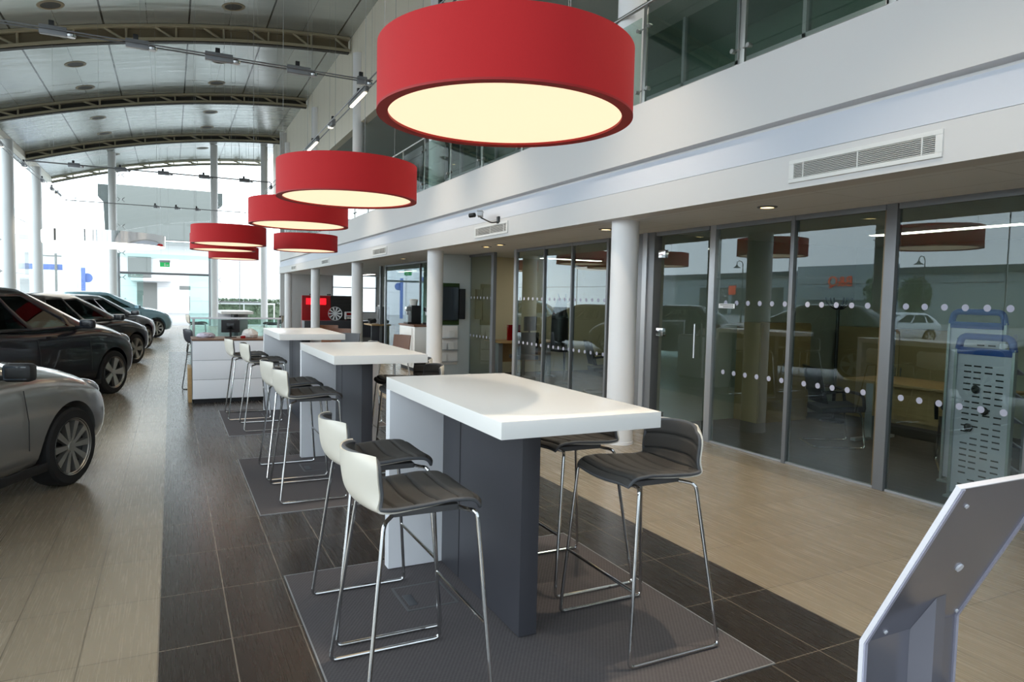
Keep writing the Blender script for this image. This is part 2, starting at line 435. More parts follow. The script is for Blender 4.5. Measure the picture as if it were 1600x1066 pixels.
# end wall of the lounge and mezzanine, with a window hole
b = B()
b.span((4.3, 31.6, 0), (6.55, 31.8, SOF)); b.span((8.62, 31.6, 0), (10.2, 31.8, SOF)); b.span((6.55, 31.6, 0), (8.62, 31.8, 0.80))
b.span((4.3, 31.6, SOF), (10.2, 31.8, 8.6))
struct(b.build('wall_back', 'white_wall'))
w3 = struct(B().span((6.55, 31.68, 0.8), (8.62, 31.70, SOF)).build('window_3', 'clear_glass'))
b = B()
for x in (6.57, 7.6, 8.6): b.span((x - .025, 31.6, .8), (x + .025, 31.75, SOF))
for z in (0.82, 1.95): b.span((6.55, 31.6, z - .02), (8.62, 31.75, z + .02))
b.build('window_frame', 'mullion', w3)
struct(B().span((4.5, -3.6, 0), (10.2, -3.5, 8.7)).build('wall_front', 'white_wall'))
w0 = struct(B().prism([(XL, 0.05), (4.5, 0.05)] + [(x, arch(x) - .02) for x in (4.5, 2.6, 1, -.6, -2.2, -3.8, XL)], 'Y', -3.56, -3.54).build('window_16', 'solar_glass'))
b = B()
for x in (-5.4, -2.1, 1.2, 4.45): b.span((x - .05, -3.6, 0), (x + .05, -3.5, arch(x) - .02))
for z in (.05, 3.2): b.span((XL, -3.6, z - .05), (4.5, -3.5, z + .05))
b.build('window_frame', 'mullion_l', w0)
# left glazing
w1 = struct(B().span((XL - .02, -3.5, 0.05), (XL, 36.0, 6.85)).build('window_1', 'clear_glass'))
b = B()
for y in [-0.2 + 3.0 * i for i in range(12)]: b.span((XL - .012, y - .01, 0), (XL + .012, y + .01, 6.85))
for z in (2.2, 4.4): b.span((XL - .012, -3.5, z - .008), (XL + .012, 36, z + .008))
b.build('silicone_joint', 'mullion_l', w1)
b = B()
for y in [-0.2 + 6.0 * i for i in range(6)] :
    for z in (1.1, 2.2, 3.3, 4.4, 5.5):
        for s in (-1, 1): b.tube([(XL + .4, y, z), (XL + .14, y, z), (XL + .03, y + s * .16, z + .1)], .014, 6); b.tube([(XL + .14, y, z), (XL + .03, y + s * .16, z - .1)], .014, 6)
b.build('spider_fitting', 'steel', w1)
# eave beam
struct(B().span((-5.35, -3.5, 6.72), (-5.1, 39.9, 7.0)).build('trim_2', 'beam'))
# end glazing
b = B(); b.prism([(XL, 0.05), (-2.12, 0.05), (-2.12, 3.3), (1.66, 3.3), (1.66, 0.05), (4.3, 0.05)] + [(x, arch(x) - .02) for x in (4.3, 2.6, 1, -.6, -2.2, -3.8, XL)], 'Y', YE, YE + .02)
w2 = struct(b.build('window_2', 'clear_glass'))
b = B()
for z in (1.15, 2.2, 3.3, 4.5, 5.7, 6.8):
    for xx in (-2.0, 2.0, ): 
        for s in (-1, 1): b.tube([(xx - .0, YE - .3, z), (xx + s * .05, YE - .1, z), (xx + s * .14, YE - .02, z + .1)], .016, 6); b.tube([(xx + s * .05, YE - .1, z), (xx + s * .14, YE - .02, z - .1)], .016, 6)
b.build('spider_fitting', 'steel', w2)
b = B()
for x in (3.0, ): b.span((x - .01, YE - .01, 0), (x + .01, YE + .03, arch(x)))
for z in (1.15,): b.span((1.8, YE - .03, z - .03), (4.3, YE + .03, z + .03))
b.build('glazing_bar', 'mullion_l', w2)
# entrance doors
d1 = struct(B().span((-2.12, YE - .05, 2.36), (1.66, YE + .05, 2.46)).build('door_1', 'mullion'))
B().span((-2.15, YE - .1, 3.12), (1.7, YE + .1, 3.3)).build('canopy_beam', 'green_glass', d1)
b = B()
for a, c in ((-2.08, -1.15), (.75, 1.62)): b.span((a, YE - .01, .03), (c, YE + .01, 2.36))
b.build('door_leaf', 'green_glass', d1)
B().span((-2.12, YE - .01, 2.46), (1.66, YE + .01, 3.12)).build('fanlight', 'clear_glass', d1)
b = B()
for x in (-1.16, .78): b.cyl((x, YE - .08, .7), (x, YE - .08, 1.4), .018, 8)
b.build('pull_handle', 'steel', d1)
b = B()
for x in (-2.12, 1.66): b.span((x - .05, YE - .06, 0), (x + .05, YE + .06, 3.3))
b.build('door_frame', 'mullion_l', d1)

# ---- office glazing: one structure per bay run, panes and frames as children
TH = 0.018
def pane(n, y0, y1, mat='office_glass', z1=SOF):
    return struct(B().span((XG - TH / 2, y0, 0.02), (XG + TH / 2, y1, z1)).build('window_%d' % n, mat))
bays = [(4, -2.0, 2.72), (5, 2.72, 3.8), (6, 3.92, 4.9), (7, 4.9, 5.98), (8, 8.12, 9.09), (9, 9.09, 9.97), (10, 9.97, 11.0), (11, 12.0, 13.2), (12, 13.3, 16.3), (13, 16.3, 19.35)]
panes = {n: pane(n, a, c) for n, a, c in bays}
def mull(n, y, wd, mat='mullion', dx=.035):
    b = B().span((XG - dx, y - wd / 2, 0), (XG + dx, y + wd / 2, SOF), 0.003); b.build('mullion', mat, panes[n])
mull(5, 2.72, .05); mull(6, 3.86, .10); mull(7, 4.9, .045); mull(7, 6.02, .09, 'mullion_l')
mull(8, 8.12, .045); mull(9, 9.09, .035); mull(10, 9.97, .035); mull(10, 11.03, .09, 'mullion_l'); mull(11, 12.0, .11, 'mullion'); mull(11, 13.2, .04)
mull(13, 16.3, .03); mull(13, 19.38, .09, 'mullion_l'); mull(13, 19.9, .09, 'mullion')
for n, a, c in bays:
    B().span((XG - .03, a, SOF - .05), (XG + .03, c, SOF), .002).build('head_rail', 'mullion', panes[n])
    B().span((XG - .022, a, 0.0), (XG + .022, c, 0.02), .002).build('sill_rail', 'mullion_l', panes[n])
    B().span((XG - .012, a + .006, .02), (XG + .012, a + .016, SOF - .05)).build('edge_strip', 'bronze', panes[n])
def dots(n, y0, y1, step, zs, r=.027):
    b = B(); k = int((y1 - y0) / step)
    for z in zs:
        for i in range(k + 1): b.lathe([(0, -.002), (r, -.002), (r, 0), (0, 0)], (XG - TH / 2, y0 + i * step, z), 14, 'X')
    b.build('manifestation_dots', 'frost', panes[n])
dots(5, 2.9, 3.75, .161, (1.605, .83)); dots(6, 4.06, 4.86, .161, (1.605, .83)); dots(7, 4.98, 5.92, .165, (1.605, .83))
dots(8, 8.2, 9.05, .161, (1.605, .83)); dots(9, 9.15, 9.9, .161, (1.605, .83)); dots(10, 10.05, 10.95, .161, (1.605, .83)); dots(11, 12.1, 13.1, .161, (1.605, .83))
# glass office door with patch hinges
d2 = struct(B().span((XG - .008, 6.12, .02), (XG + .008, 6.9, 2.42)).build('door_2', 'office_glass'))
b = B(); b.span((XG - .06, 7.04, 0), (XG + .06, 7.38, SOF), .004)
b.build('door_frame', 'mullion', d2)
B().span((XG - .085, 7.16, 0), (XG + .085, 7.25, SOF), .004).build('door_jamb', 'mullion_l', d2)
for z in (.16, 1.22, 2.2): B().span((XG - .03, 6.86, z - .05), (XG + .03, 7.0, z + .05), .006).build('patch_hinge', 'chrome', d2)
B().span((XG - .035, 6.08, 2.43), (XG + .035, 7.05, SOF), .002).build('head_rail', 'mullion', d2)
B().cyl((XG - .06, 6.24, .95), (XG - .06, 6.24, 1.35), .014, 10).build('door_handle', 'chrome', d2)
# inner glass screen returning into the lounge
struct(B().span((XG, 19.35, .02), (9.9, 19.37, SOF)).build('window_14', 'green_glass'))

# ---- inner walls of the offices
struct(B().span((5.62, 7.12, 0), (9.4, 7.22, SOF)).build('wall_partition', 'office_wall'))
struct(B().span((9.4, -3.5, 0), (9.5, 13.3, SOF)).build('wall_right', 'office_wall'))
struct(B().span((5.62, 13.32, 0), (9.5, 13.42, SOF)).build('wall_partition', 'beige_wall'))
struct(B().span((8.75, -3.5, 2.98), (10.2, 31.6, 3.0)).build('trim_4', 'mezz_wall'))

# ================================================================ COLUMNS
def column(y, label):
    o = B().lathe([(0.158, 0), (0.158, .03), (0.152, .035), (0.152, 8.0), (0, 8.0)], (0, 0, 0), 48).build('round_column', 'col', loc=(4.52, y, 0))
    o['label'] = label; o['category'] = 'column'; o['group'] = 'round columns along the mezzanine edge'
for y, lb in ((6.32, 'white round column nearest the big high table, in front of the office doorway'), (12.44, 'white round column in front of the coffee counter and wall screen'),
              (18.57, 'white round column beside the black slatted wheel display'), (24.6, 'white round column standing in front of the red display panel'),
              (30.8, 'white round column at the far end of the mezzanine, by the end wall')): column(y, lb)
def wallcol(x, y, h, r, label):
    o = B().lathe([(r * 1.4, 0), (r * 1.4, .02), (r, .02), (r, h), (0, h)], (0, 0, 0), 32).build('steel_column', 'wcol', loc=(x, y, 0))
    o['label'] = label; o['category'] = 'column'; return o
for x, y, h, lb in ((-5.08, 29.5, 6.74, 'pale steel column at the left glass wall, nearer of the two rising behind the dark cars'), (-5.08, 35.3, 6.74, 'pale steel column in the corner where left and end glass walls meet'),
                    ):
    wallcol(x, y, h, .19, lb)
for y in (23.5, 17.5, 11.5, 5.5, -.5):
    o = wallcol(-5.08, y, 6.74, .19, 'pale steel column along the left glass wall, outside the frame beside the parked cars'); o['group'] = 'columns of the left glass wall'
for x, lb in ((-2.32, 'tall steel column at the left of the glass entrance doors'), (1.86, 'tall steel column at the right of the glass entrance doors'), (4.1, 'tall steel column at the right end of the end glass wall')):
    wallcol(x, 35.7, arch(x) - .02, .16, lb)

# ================================================================ ROOF TRUSSES
def truss(y, label, dz=None):
    if dz is None: dz = .38 if y < 20 else .29
    t = thing('roof_truss', label, 'roof truss', (0, y, 0), 0, 'arched roof trusses'); xs = [-5.1 + 9.6 * i / 36 for i in range(37)]
    B().prism([(x, arch(x) - .01) for x in xs] + [(x, arch(x) - .07) for x in reversed(xs)], 'Y', -.12, .12).build('top_chord', 'olive', t)
    B().prism([(x, arch(x) - dz + .05) for x in xs] + [(x, arch(x) - dz - .02) for x in reversed(xs)], 'Y', -.09, .09).build('bottom_chord', 'olive', t)
    if dz > .25: B().prism([(x, arch(x) - .02) for x in xs] + [(x, arch(x) - dz + .0) for x in reversed(xs)], 'Y', .09, .12).build('web_plate', 'olive_mid' if y < 20 else 'olive_dk', t)
    B().prism([(x, arch(x) - dz - .02) for x in xs] + [(x, arch(x) - dz - .05) for x in reversed(xs)], 'Y', -.06, .10).build('bottom_flange', 'olive_dk', t)
    for i in range(9):
        x = -4.7 + i * 1.1
        bb = B(); bb.cyl((x, 0, arch(x) - .05), (x + .42, 0, arch(x + .42) - dz + .03), .036, 8); bb.cyl((x + .47, 0, arch(x + .47) - .05), (x + .47, 0, arch(x + .47) - dz + .03), .028, 8)
        bb.build('brace', 'olive', t)
for y, lb in ((6.2, 'arched roof truss above and behind the camera, out of the frame'), (12.95, 'arched roof truss over the second high table, out of the frame'), (19.65, 'nearest arched roof truss in view, with olive bracing, at the top left'), (26.4, 'second arched roof truss from the front, between panels of round downlights'),
              (33.2, 'third arched roof truss, last one before the end glass wall')): truss(y, lb)
truss(39.8, 'thin arched edge truss outside the end glass, against the bright sky', .22)

# round vault downlights
def vdl(x, y, label):
    t = thing('ceiling_downlight', label, 'downlight', (x, y, arch(x) - .0), 0, 'round recessed downlights in the vault')
    t.rotation_euler = (0, -math.atan(.179 - .03 * x), 0)
    B().lathe([(.20, -.012), (.26, -.012), (.27, 0), (.20, 0)], seg=28, closed=True).build('trim_ring', 'olive_mid', t)
    B().lathe([(0, .0), (.195, .0), (.195, -.006), (0, -.006)], seg=28).build('reflector', 'olive_dk', t)
WH = {18.25: 'in the nearest roof bay', 22.6: 'just beyond the nearest truss', 25.0: 'just before the second truss', 29.1: 'just beyond the second truss', 31.8: 'just before the third truss', 36.5: 'over the end glass'}
for y, wh in WH.items():
    for x, sd in ((-2.3, 'left row'), (1.4, 'right row')): vdl(x, y, 'dark round downlight of the %s, %s' % (sd, wh))
# mezzanine ceiling downlights (seen as small warm points)
for i, (x, y) in enumerate(((6.2, 14.5), (6.2, 18.5), (6.2, 22.5))):
    t = thing('ceiling_downlight', ['warm downlight in the dark mezzanine ceiling, nearest of three', 'warm downlight in the dark mezzanine ceiling, middle of three', 'warm downlight in the dark mezzanine ceiling, farthest of three'][i], 'downlight', (x, y, 6.2), 0, 'mezzanine downlights')
    B().lathe([(.07, -.01), (.1, -.01), (.1, 0), (.07, 0)], seg=20, closed=True).build('trim_ring', 'wcol', t); B().lathe([(0, -.004), (.068, -.004), (.068, 0), (0, 0)], seg=20).build('bulb', 'lamp2', t)
# soffit downlights
soffit_lamps = []
for x, y, lb in ((4.84, 4.6, 'round chrome downlight in the soffit before the nearest offices, right of the nearest column'), (4.8, 7.12, 'round soffit downlight half hidden behind the nearest column'), (4.82, 10.2, 'soffit downlight below the security camera, nearer of a pair'),
                 (4.82, 10.75, 'soffit downlight below the security camera, farther of a pair'), (4.84, 15.5, 'soffit downlight above the coffee counter')):
    t = thing('ceiling_downlight', lb, 'downlight', (x, y, SOF), 0, 'soffit downlights')
    B().lathe([(.062, -.012), (.086, -.008), (.09, 0), (.062, 0)], seg=28, closed=True).build('trim_ring', 'mullion', t)
    B().lathe([(0, -.004), (.062, -.006), (.062, 0), (0, 0)], seg=24).build('bulb', 'lamp2', t); soffit_lamps.append(t)

# ================================================================ FASCIA: grilles, camera, balustrade
for i, (ya, lb) in enumerate(((2.66, 'large white air grille on the fascia at the right, above the nearest offices'), (8.74, 'white air grille on the fascia below the security camera'), (14.8, 'white air grille on the fascia, third from the front'), (20.95, 'small far air grille on the fascia, fourth from the front'), (27.0, 'smallest air grille at the far end of the fascia'))):
    t = thing('air_grille', lb, 'air grille', (4.25, ya, 2.525), 0, 'air grilles along the fascia')
    L, Hh = 1.17, .17; b = B()
    b.span((-.014, 0, 0), (0, L, .03), .003); b.span((-.014, 0, Hh - .03), (0, L, Hh), .003); b.span((-.014, 0, .03), (0, .045, Hh - .03), .003); b.span((-.014, L - .045, .03), (0, L, Hh - .03), .003)
    b.build('frame', 'grille', t)
    B().span((-.002, .04, .025), (0.0, L - .04, Hh - .025)).build('duct_opening', 'dark_void', t)
    b = B()
    for k in range(9): b.box((-.008, L / 2, .036 + k * .0122), (.008, L - .08, .0035), rot=Matrix.Rotation(radians(30), 3, 'Y'))
    for yy in (.13, L / 2, L - .13): b.span((-.013, yy - .004, .03), (-.006, yy + .004, Hh - .03))
    b.build('louvre', 'grille', t)
t = thing('security_camera', 'silver and black security camera on a bracket on the fascia', 'security camera', (4.25, 9.05, 2.72))
B().box((-.012, 0, .01), (.025, .07, .1), .006).build('wall_plate', 'black', t)
B().bent([(-.02, 0, -.02), (-.1, .05, -.03), (-.2, .2, .05)], .01, .03).build('bracket_arm', 'black', t)
rm = Matrix.Rotation(radians(62), 3, 'Z')
B().box((-.2, .22, .1), (.24, .075, .07), .01, rm).build('housing', 'mullion_l', t)
B().box((-.2, .22, .14), (.27, .085, .012), .004, rm).build('sun_shield', 'mullion_l', t)
d = rm @ V(-1, 0, 0); d = V(-.5, .85, -.05).normalized()
B().cyl(V(-.2, .22, .1) + d * .1, V(-.2, .22, .1) + d * .19, .033, 16).build('lens', 'black', t)
bal = thing('glass_balustrade', 'glass balustrade with steel posts and handrail along the mezzanine edge', 'balustrade', (4.37, 0, 3.6))
for k in range(-2, 23):
    y = .40 + 1.365 * k
    if y > 31: break
    b = B(); b.span((-.012, y - .028, -.25), (.012, y + .028, 1.02), .003); b.build('post', 'steel', bal)
    b = B()
    for z in (.16, .78):
        for s in (-1, 1): b.cyl((-.02, y + s * .02, z), (-.02, y + s * .09, z), .008, 8); b.cyl((-.045, y + s * .09, z), (-.0, y + s * .09, z), .02, 12)
    b.build('glass_clamp', 'steel', bal)
    if y + 1.3 < 31: B().span((-.03, y + .045, .04), (-.02, y + 1.32, .9), ).build('glass_panel', 'mezz_glass', bal)
B().cyl((0, -2.3, 1.03), (0, 31, 1.03), .022, 14).build('handrail', 'steel', bal)
# mezzanine glazed partition behind
mz = struct(B().span((7.5, -3.5, 2.98), (7.52, 31.5, 6.2)).build('window_15', 'mezz_glass'))
b = B()
for y in [-3 + 1.2 * i for i in range(29)]: b.span((7.46, y - .03, 2.98), (7.56, y + .03, 6.2))
b.span((7.46, -3.5, 5.1), (7.56, 31.5, 5.16)); b.build('window_frame', 'mullion_l', mz)

# ================================================================ FLOOR MATS AND FLOOR BOXES
for i, lb in enumerate(('grey woven carpet mat under the nearest high table', 'grey woven carpet mat under the middle high table', 'grey woven carpet mat under the farthest high table of the row')):
    t = thing('carpet_mat', lb, 'mat', (.565, 2.12 + 3.02 * i, 0), 0, 'carpet mats under the high tables')
    B().span((0, 0, .0005), (1.825, 1.835, .005)).build('pile', 'carpet', t)
    b = B()
    for a, c in (((-.006, -.006), (1.831, 0)), ((-.006, 1.835), (1.831, 1.841)), ((-.006, 0), (0, 1.835)), ((1.825, 0), (1.831, 1.835))): b.span((a[0], a[1], 0.0005), (c[0], c[1], .006))
    b.build('edge_strip', 'mullion_l', t)
for i, lb in enumerate(('flush floor box in the carpet beside the nearest table base', 'flush floor box in the carpet beside the middle table base', 'flush floor box in the carpet beside the farthest table base')):
    t = thing('floor_box', lb, 'floor box', (1.2, 3.4 + 3.02 * i, .005), 0, 'floor boxes in the carpets')
    b = B()
    for a, c in (((-.14, -.15), (.14, -.138)), ((-.14, .138), (.14, .15)), ((-.14, -.138), (-.128, .138)), ((.128, -.138), (.14, .138))): b.span((a[0], a[1], 0), (c[0], c[1], .003))
    b.build('frame', 'greyplast', t); B().span((-.128, -.138, 0), (.128, .138, .002)).build('lid', 'carpet', t)
    B().box((-.09, -.03, .003), (.045, .13, .004), .001).build('handle', 'piping', t)

# ================================================================ HIGH TABLES
TX, TZ = 1.50, 1.125
def high_table(y0, label):
    t = thing('high_table', label, 'table', (TX, y0, .0055), 0, 'white high tables in a row')
    B().span((-.38, 0, TZ - .07), (.38, 1.56, TZ), .004).build('tabletop', 'laminate', t)
    B().span((-.38, 1.485, .004), (.38, 1.56, TZ - .07), .003).build('end_panel', 'endpanel', t, label='pale vertical end panel')
    p = B().span((-.05, .455, .004), (.045, 1.485, TZ - .07), .002).build('base_panel', 'plinth', t, label='anthracite base panel')
    B().span((-.0515, 1.21, .006), (-.049, 1.217, TZ - .072)).build('panel_joint', 'groove', p)
for y, lb in ((2.325, 'nearest white high table with anthracite base, on the front carpet mat'), (5.32, 'middle white high table of the row, second from the front'), (8.30, 'farthest white high table of the row, in front of the reception desk')): high_table(y, lb)

# ================================================================ BAR STOOLS
SP = [(.24, .793), (.20, .808), (.12, .803), (.03, .790), (-.06, .784), (-.145, .782), (-.21, .802), (-.247, .85), (-.262, .92), (-.268, 1.005)]
def spline(pts, u):
    n = len(pts) - 1; x = u * n; i = min(int(x), n - 1); t = x - i
    p = [Vector(pts[max(0, min(n, k))]) for k in (i - 1, i, i + 1, i + 2)]
    return .5 * ((2 * p[1]) + (-p[0] + p[2]) * t + (2 * p[0] - 5 * p[1] + 4 * p[2] - p[3]) * t * t + (-p[0] + 3 * p[1] - 3 * p[2] + p[3]) * t ** 3)
def seat_pt(u, v):
    c = spline(SP, u); k = 2 * v - 1
    back = max(0, min(1, (u - .55) / .3)); back = back * back * (3 - 2 * back)
    front = max(0, 1 - u / .25)
    hw = .218 - .012 * back - .012 * front * front
    if u > .93: hw -= .03 * ((u - .93) / .07) ** 2
    x = c.x + back * .08 * k * k - front * (.014 * k * k + .012 * k ** 8)
    z = c.y + (1 - back) * (.022 * k * k * min(1, u * 3)) - front * .016 * (1 - k * k) - front * .014 * k ** 8 - back * .012 * abs(k) ** 4
    return V(x, k * hw, z)
def seat_n(u, v):
    e = 1e-3
    a = seat_pt(min(1, u + e), v) - seat_pt(max(0, u - e), v); b = seat_pt(u, min(1, v + e)) - seat_pt(u, max(0, v - e))
    return a.cross(b).normalized()     # points to the sitter's side or away; sign fixed below
_sg = 1 if seat_n(.4, .5).z > 0 else -1
def make_stool(label):
    t = thing('bar_stool', label, 'stool', (0, 0, 0), 0, 'bar stools at the high tables')
    seams = [.09, .20, .31, .42, .53, .66, .78, .90]
    def pad(u, v):
        n = seat_n(u, v) * _sg; p = seat_pt(u, v); h = .018
        dmin = min(abs(u - s) for s in seams); h -= .013 * math.exp(-(dmin / .009) ** 2)
        ed = min(v, 1 - v, u, 1 - u); h -= .007 * math.exp(-ed / .02)
        h = max(h, .004); return p + n * h, -n * (h - .0008)
    B().slab(pad, 120, 24, 1.0).build('cushion', 'pad', t, ang=60)
    def shell(u, v):
        u = .10 + .90 * u; k = min(1, max(0, (u - .3) / .3)); v = .5 + (v - .5) * (.84 + .16 * k)
        n = seat_n(u, v) * _sg; return seat_pt(u, v), -n
    B().slab(shell, 48, 22, .011).build('shell', 'shell', t, ang=60, label='cream plastic outer shell')
    # piping around the rim
    rim = [(i / 40, 0) for i in range(41)] + [(1, i / 20) for i in range(1, 21)] + [(1 - i / 40, 1) for i in range(1, 41)] + [(0, 1 - i / 20) for i in range(1, 20)]
    B().tube([seat_pt(u, v) + seat_n(u, v) * _sg * .004 for u, v in rim], .008, 8, True).build('piping', 'piping', t)
    B().box((.02, 0, .768), (.27, .3, .026), .008).build('underplate', 'greyplast', t)
    for s in (-1, 1):
        B().bent([(.15, s * .12, .765), (.165, s * .20, .772), (.19, s * .25, .775), (.25, s * .295, .009), (-.255, s * .295, .009), (-.165, s * .205, .755), (-.10, s * .12, .762)], .0085, .03, 10).build('sled_leg', 'chrome', t, label='chrome sled leg')
    zf = .335; f = (.775 - zf) / .766; xf, yf = .19 + .06 * f, .25 + .045 * f
    B().cyl((xf, -yf, zf), (xf, yf, zf), .008, 10).build('footrest', 'chrome', t)
    return t
st = make_stool('front stool on the left of the nearest table, its white back nearest the camera')
st.location = (.86, 2.63, .005)
ST = [((.91, 3.335), 0, 'second stool on the left of the nearest table, behind the front stool'),
      ((2.01, 2.63), pi, 'front stool on the right of the nearest table, its quilted back facing the camera'),
      ((2.07, 3.375), pi, 'second stool on the right of the nearest table, half hidden under the tabletop'),
      ((.98, 5.63), 0, 'front stool on the left of the middle table'), ((.97, 6.35), 0, 'second stool on the left of the middle table'),
      ((1.85, 5.64), pi, 'front stool on the right of the middle table, dark back seen over nearest tabletop'), ((1.98, 6.30), pi, 'second stool on the right of the middle table'),
      ((.99, 8.62), 0, 'front stool on the left of the farthest table, against the reception desk drawers'), ((.88, 9.45), 0, 'second stool on the left of the farthest table, nearest the reception desk'),
      ((2.12, 8.7), pi, 'front stool on the right of the farthest table of the row')]
for (x, y), rz, lb in ST: dup(st, (x, y, .005), rz, lb)
ds = dup(st, (.44, 12.1, 0), radians(8), 'all-dark stool standing alone at the left end of the reception desk', 'other bar stools')
for ch in ds.children:
    if ch.name.startswith('shell'): ch.data = ch.data.copy(); ch.data.materials[0] = M['plinth']; ch['label'] = 'dark plastic outer shell'
dup(st, (.60, 19.6, 0), 0, 'stool with white back at the left of the high table by the end glass', 'other bar stools')
dup(st, (2.45, 19.4, 0), pi, 'stool with dark seat at the right of the high table by the end glass', 'other bar stools')
high_table(18.6, 'white high table standing alone behind the reception desk by the end glass')

# ================================================================ PENDANTS
def make_pendant(label):
    t = thing('pendant_lamp', label, 'pendant lamp', (0, 0, 0), 0, 'red drum pendants'); R, h = .60, .305
    B().lathe([(R, .004), (R, h), (R - .006, h), (R - .006, .004)], seg=96, closed=True).build('shade', 'red', t)
    B().lathe([(R + .001, 0), (R + .001, .01), (R - .05, .012), (R - .05, 0.002)], seg=96, closed=True).build('rim', 'red_in', t, label='dark red bottom rim')
    B().lathe([(0, .014), (R - .05, .014), (R - .05, .02), (0, .02)], seg=96).build('diffuser', 'diffuser', t, label='glowing cream diffuser disc')
    B().span((-R + .01, -.015, h - .06), (R - .01, .015, h - .04)).build('cross_bar', 'wcol', t)
    return t
def cables(t, h0, R):
    x0, y0, z0 = t.location
    for k in range(3):
        a = radians(30 + 120 * k); x, y = R * cos(a), R * sin(a)
        B().cyl((x, y, h0), (x * .98, y * .98, arch(x0 + x) - z0), .002, 6).build('cable', 'wire', t)
PN = [(1.43, 3.0, 2.45, 'largest red drum pendant, hanging over the nearest high table'), (1.40, 6.12, 2.435, 'second red drum pendant from the front, over the middle high table'), (1.45, 9.0, 2.455, 'third red drum pendant from the front, over the farthest high table'),
      (.897, 12.77, 2.42, 'red drum pendant over the reception desk, overlapping another behind it'), (.93, 14.8, 2.43, 'red drum pendant almost hidden behind the one over the reception desk'), (1.446, 19.0, 2.46, 'smallest and lowest-looking red drum pendant, at the far end'), (2.37, 13.9, 2.445, 'red drum pendant hanging to the right, in front of the mezzanine fascia')]
p0 = None
for x, y, z, lb in PN:
    if p0 is None: p0 = make_pendant(lb); p0.location = (x, y, z); t = p0; base_children = list(p0.children)
    else:
        t = p0.copy(); COL.objects.link(t); t.location = (x, y, z); t['label'] = lb
        for ch in base_children: c = ch.copy(); COL.objects.link(c); c.parent = t
    t.location = (x, y, z)
for t in [o for o in COL.objects if o.name.startswith('pendant_lamp')]: cables(t, .29, .585)
t = thing('pendant_lamp', 'very large mirrored drum pendant with a glowing white underside, above the parked cars', 'pendant lamp', (-1.31, 17.97, 2.6))
B().lathe([(1.2, .01), (1.2, .26), (1.19, .26), (1.19, .01)], seg=96, closed=True).build('shade', 'mirror', t)
B().lathe([(0, .0), (1.1, -.02), (1.19, .0), (1.19, .01), (0, .01)], seg=96).build('diffuser', 'diffw', t)
cables(t, .25, 1.19)

# ================================================================ TRACK LIGHTING
ZT, XR, XLT = 5.43, 3.25, -4.05
def spot(t, loc, watts, deg):
    ld = bpy.data.lights.new('lamp_light', 'SPOT'); ld.energy = watts; ld.color = (1, .83, .62); ld.spot_size = radians(deg); ld.spot_blend = .8; ld.shadow_soft_size = .05
    lo = bpy.data.objects.new('lamp_light', ld); COL.objects.link(lo); lo.parent = t; lo.location = loc
def rail(name, p, q, label, group):
    t = thing(name, label, 'light track', p, 0, group); d = V(*q) - V(*p)
    sd = V(-d.y, d.x, 0).normalized() * .062
    for k in (1, -1): B().cyl(sd * k, d + sd * k, .012, 8).build('rod', 'mullion', t)
    n = max(2, int(d.length / 4))
    for i in range(n + 1):
        q0 = d * (i / n); B().cyl(q0 + V(0, 0, .04), q0 + V(0, 0, arch(p[0] + q0.x) - p[2]), .002, 6).build('hanger_wire', 'wire', t)
for t in soffit_lamps: spot(t, (0, 0, -.02), 55, 110)
rail('light_track', (XR, 1.0, ZT), (XR, 35.4, ZT), 'long lighting track running down the right side of the hall', 'lighting tracks')
rail('light_track', (XLT, 1.0, ZT), (XLT, 35.4, ZT), 'long lighting track running down the left side of the hall', 'lighting tracks')
rail('light_track', (XLT, 12.4, ZT), (XR, 12.4, ZT), 'nearest lighting track crossing the hall, with box spotlights', 'lighting tracks')
rail('light_track', (XLT, 2.4, ZT), (XR, 2.4, ZT), 'lighting track crossing the hall above the camera, out of the frame', 'lighting tracks')
rail('light_track', (XLT, 26.2, ZT + .15), (XR, 26.2, ZT + .15), 'second lighting track crossing the hall, below the last trusses', 'lighting tracks')
rail('light_track', (XLT, 35.3, ZT), (XR, 35.3, ZT), 'farthest lighting track crossing the hall, against the end glass', 'lighting tracks')
def fixture(x, y, z, along, L, label, lit):
    t = thing('track_spotlight', label, 'spotlight', (x, y, z), 0 if along == 'X' else pi / 2, 'spotlights on the tracks')
    B().box((0, 0, -.01), (L, .085, .13), .012).build('housing', 'mullion', t)
    B().box((-.02, 0, .085), (.07, .05, .10), .008).build('transformer', 'black', t)
    if lit == 'tube': B().box((0, 0, -.082), (L * .85, .05, .016), .004).build('lamp_tube', 'tracktube', t)
    else:
        B().lathe([(0, -.03), (.06, -.03), (.068, .0), (.03, .05), (0, .05)], (L / 2 + .05, 0, -.035), 20).build('reflector', 'chrome', t)
        B().lathe([(0, -.004), (.056, -.004), (.056, 0), (0, 0)], (L / 2 + .05, 0, -.067), 16).build('bulb', 'lamp' if lit else 'mullion_l', t)
        if lit: spot(t, (L / 2 + .04, 0, -.08), 330, 80)
pos = ['leftmost', 'second from the left', 'third from the left', 'fourth from the left', 'fifth from the left', 'rightmost']
for i, (a, c) in enumerate(((-1.75, -1.32), (-.64, -.24), (.48, .98), (1.75, 2.22), (2.95, 3.2))): fixture((a + c) / 2, 12.4, ZT, 'X', c - a - .08, 'grey box spotlight on the nearest cross track, %s' % (pos[i] if i < 4 else 'partly behind the largest pendant'), False)
for i, x in enumerate((1.0, 2.6)): fixture(x, 2.4, ZT, 'X', .3, '%s lit spotlight on the cross track above the camera, out of the frame' % ('left', 'right')[i], True)
fixture(XR, 11.0, ZT, 'Y', .3, 'added warm spotlight on the right track, hidden behind the largest pendant', True)  # unseen lamp added to warm the far tabletops
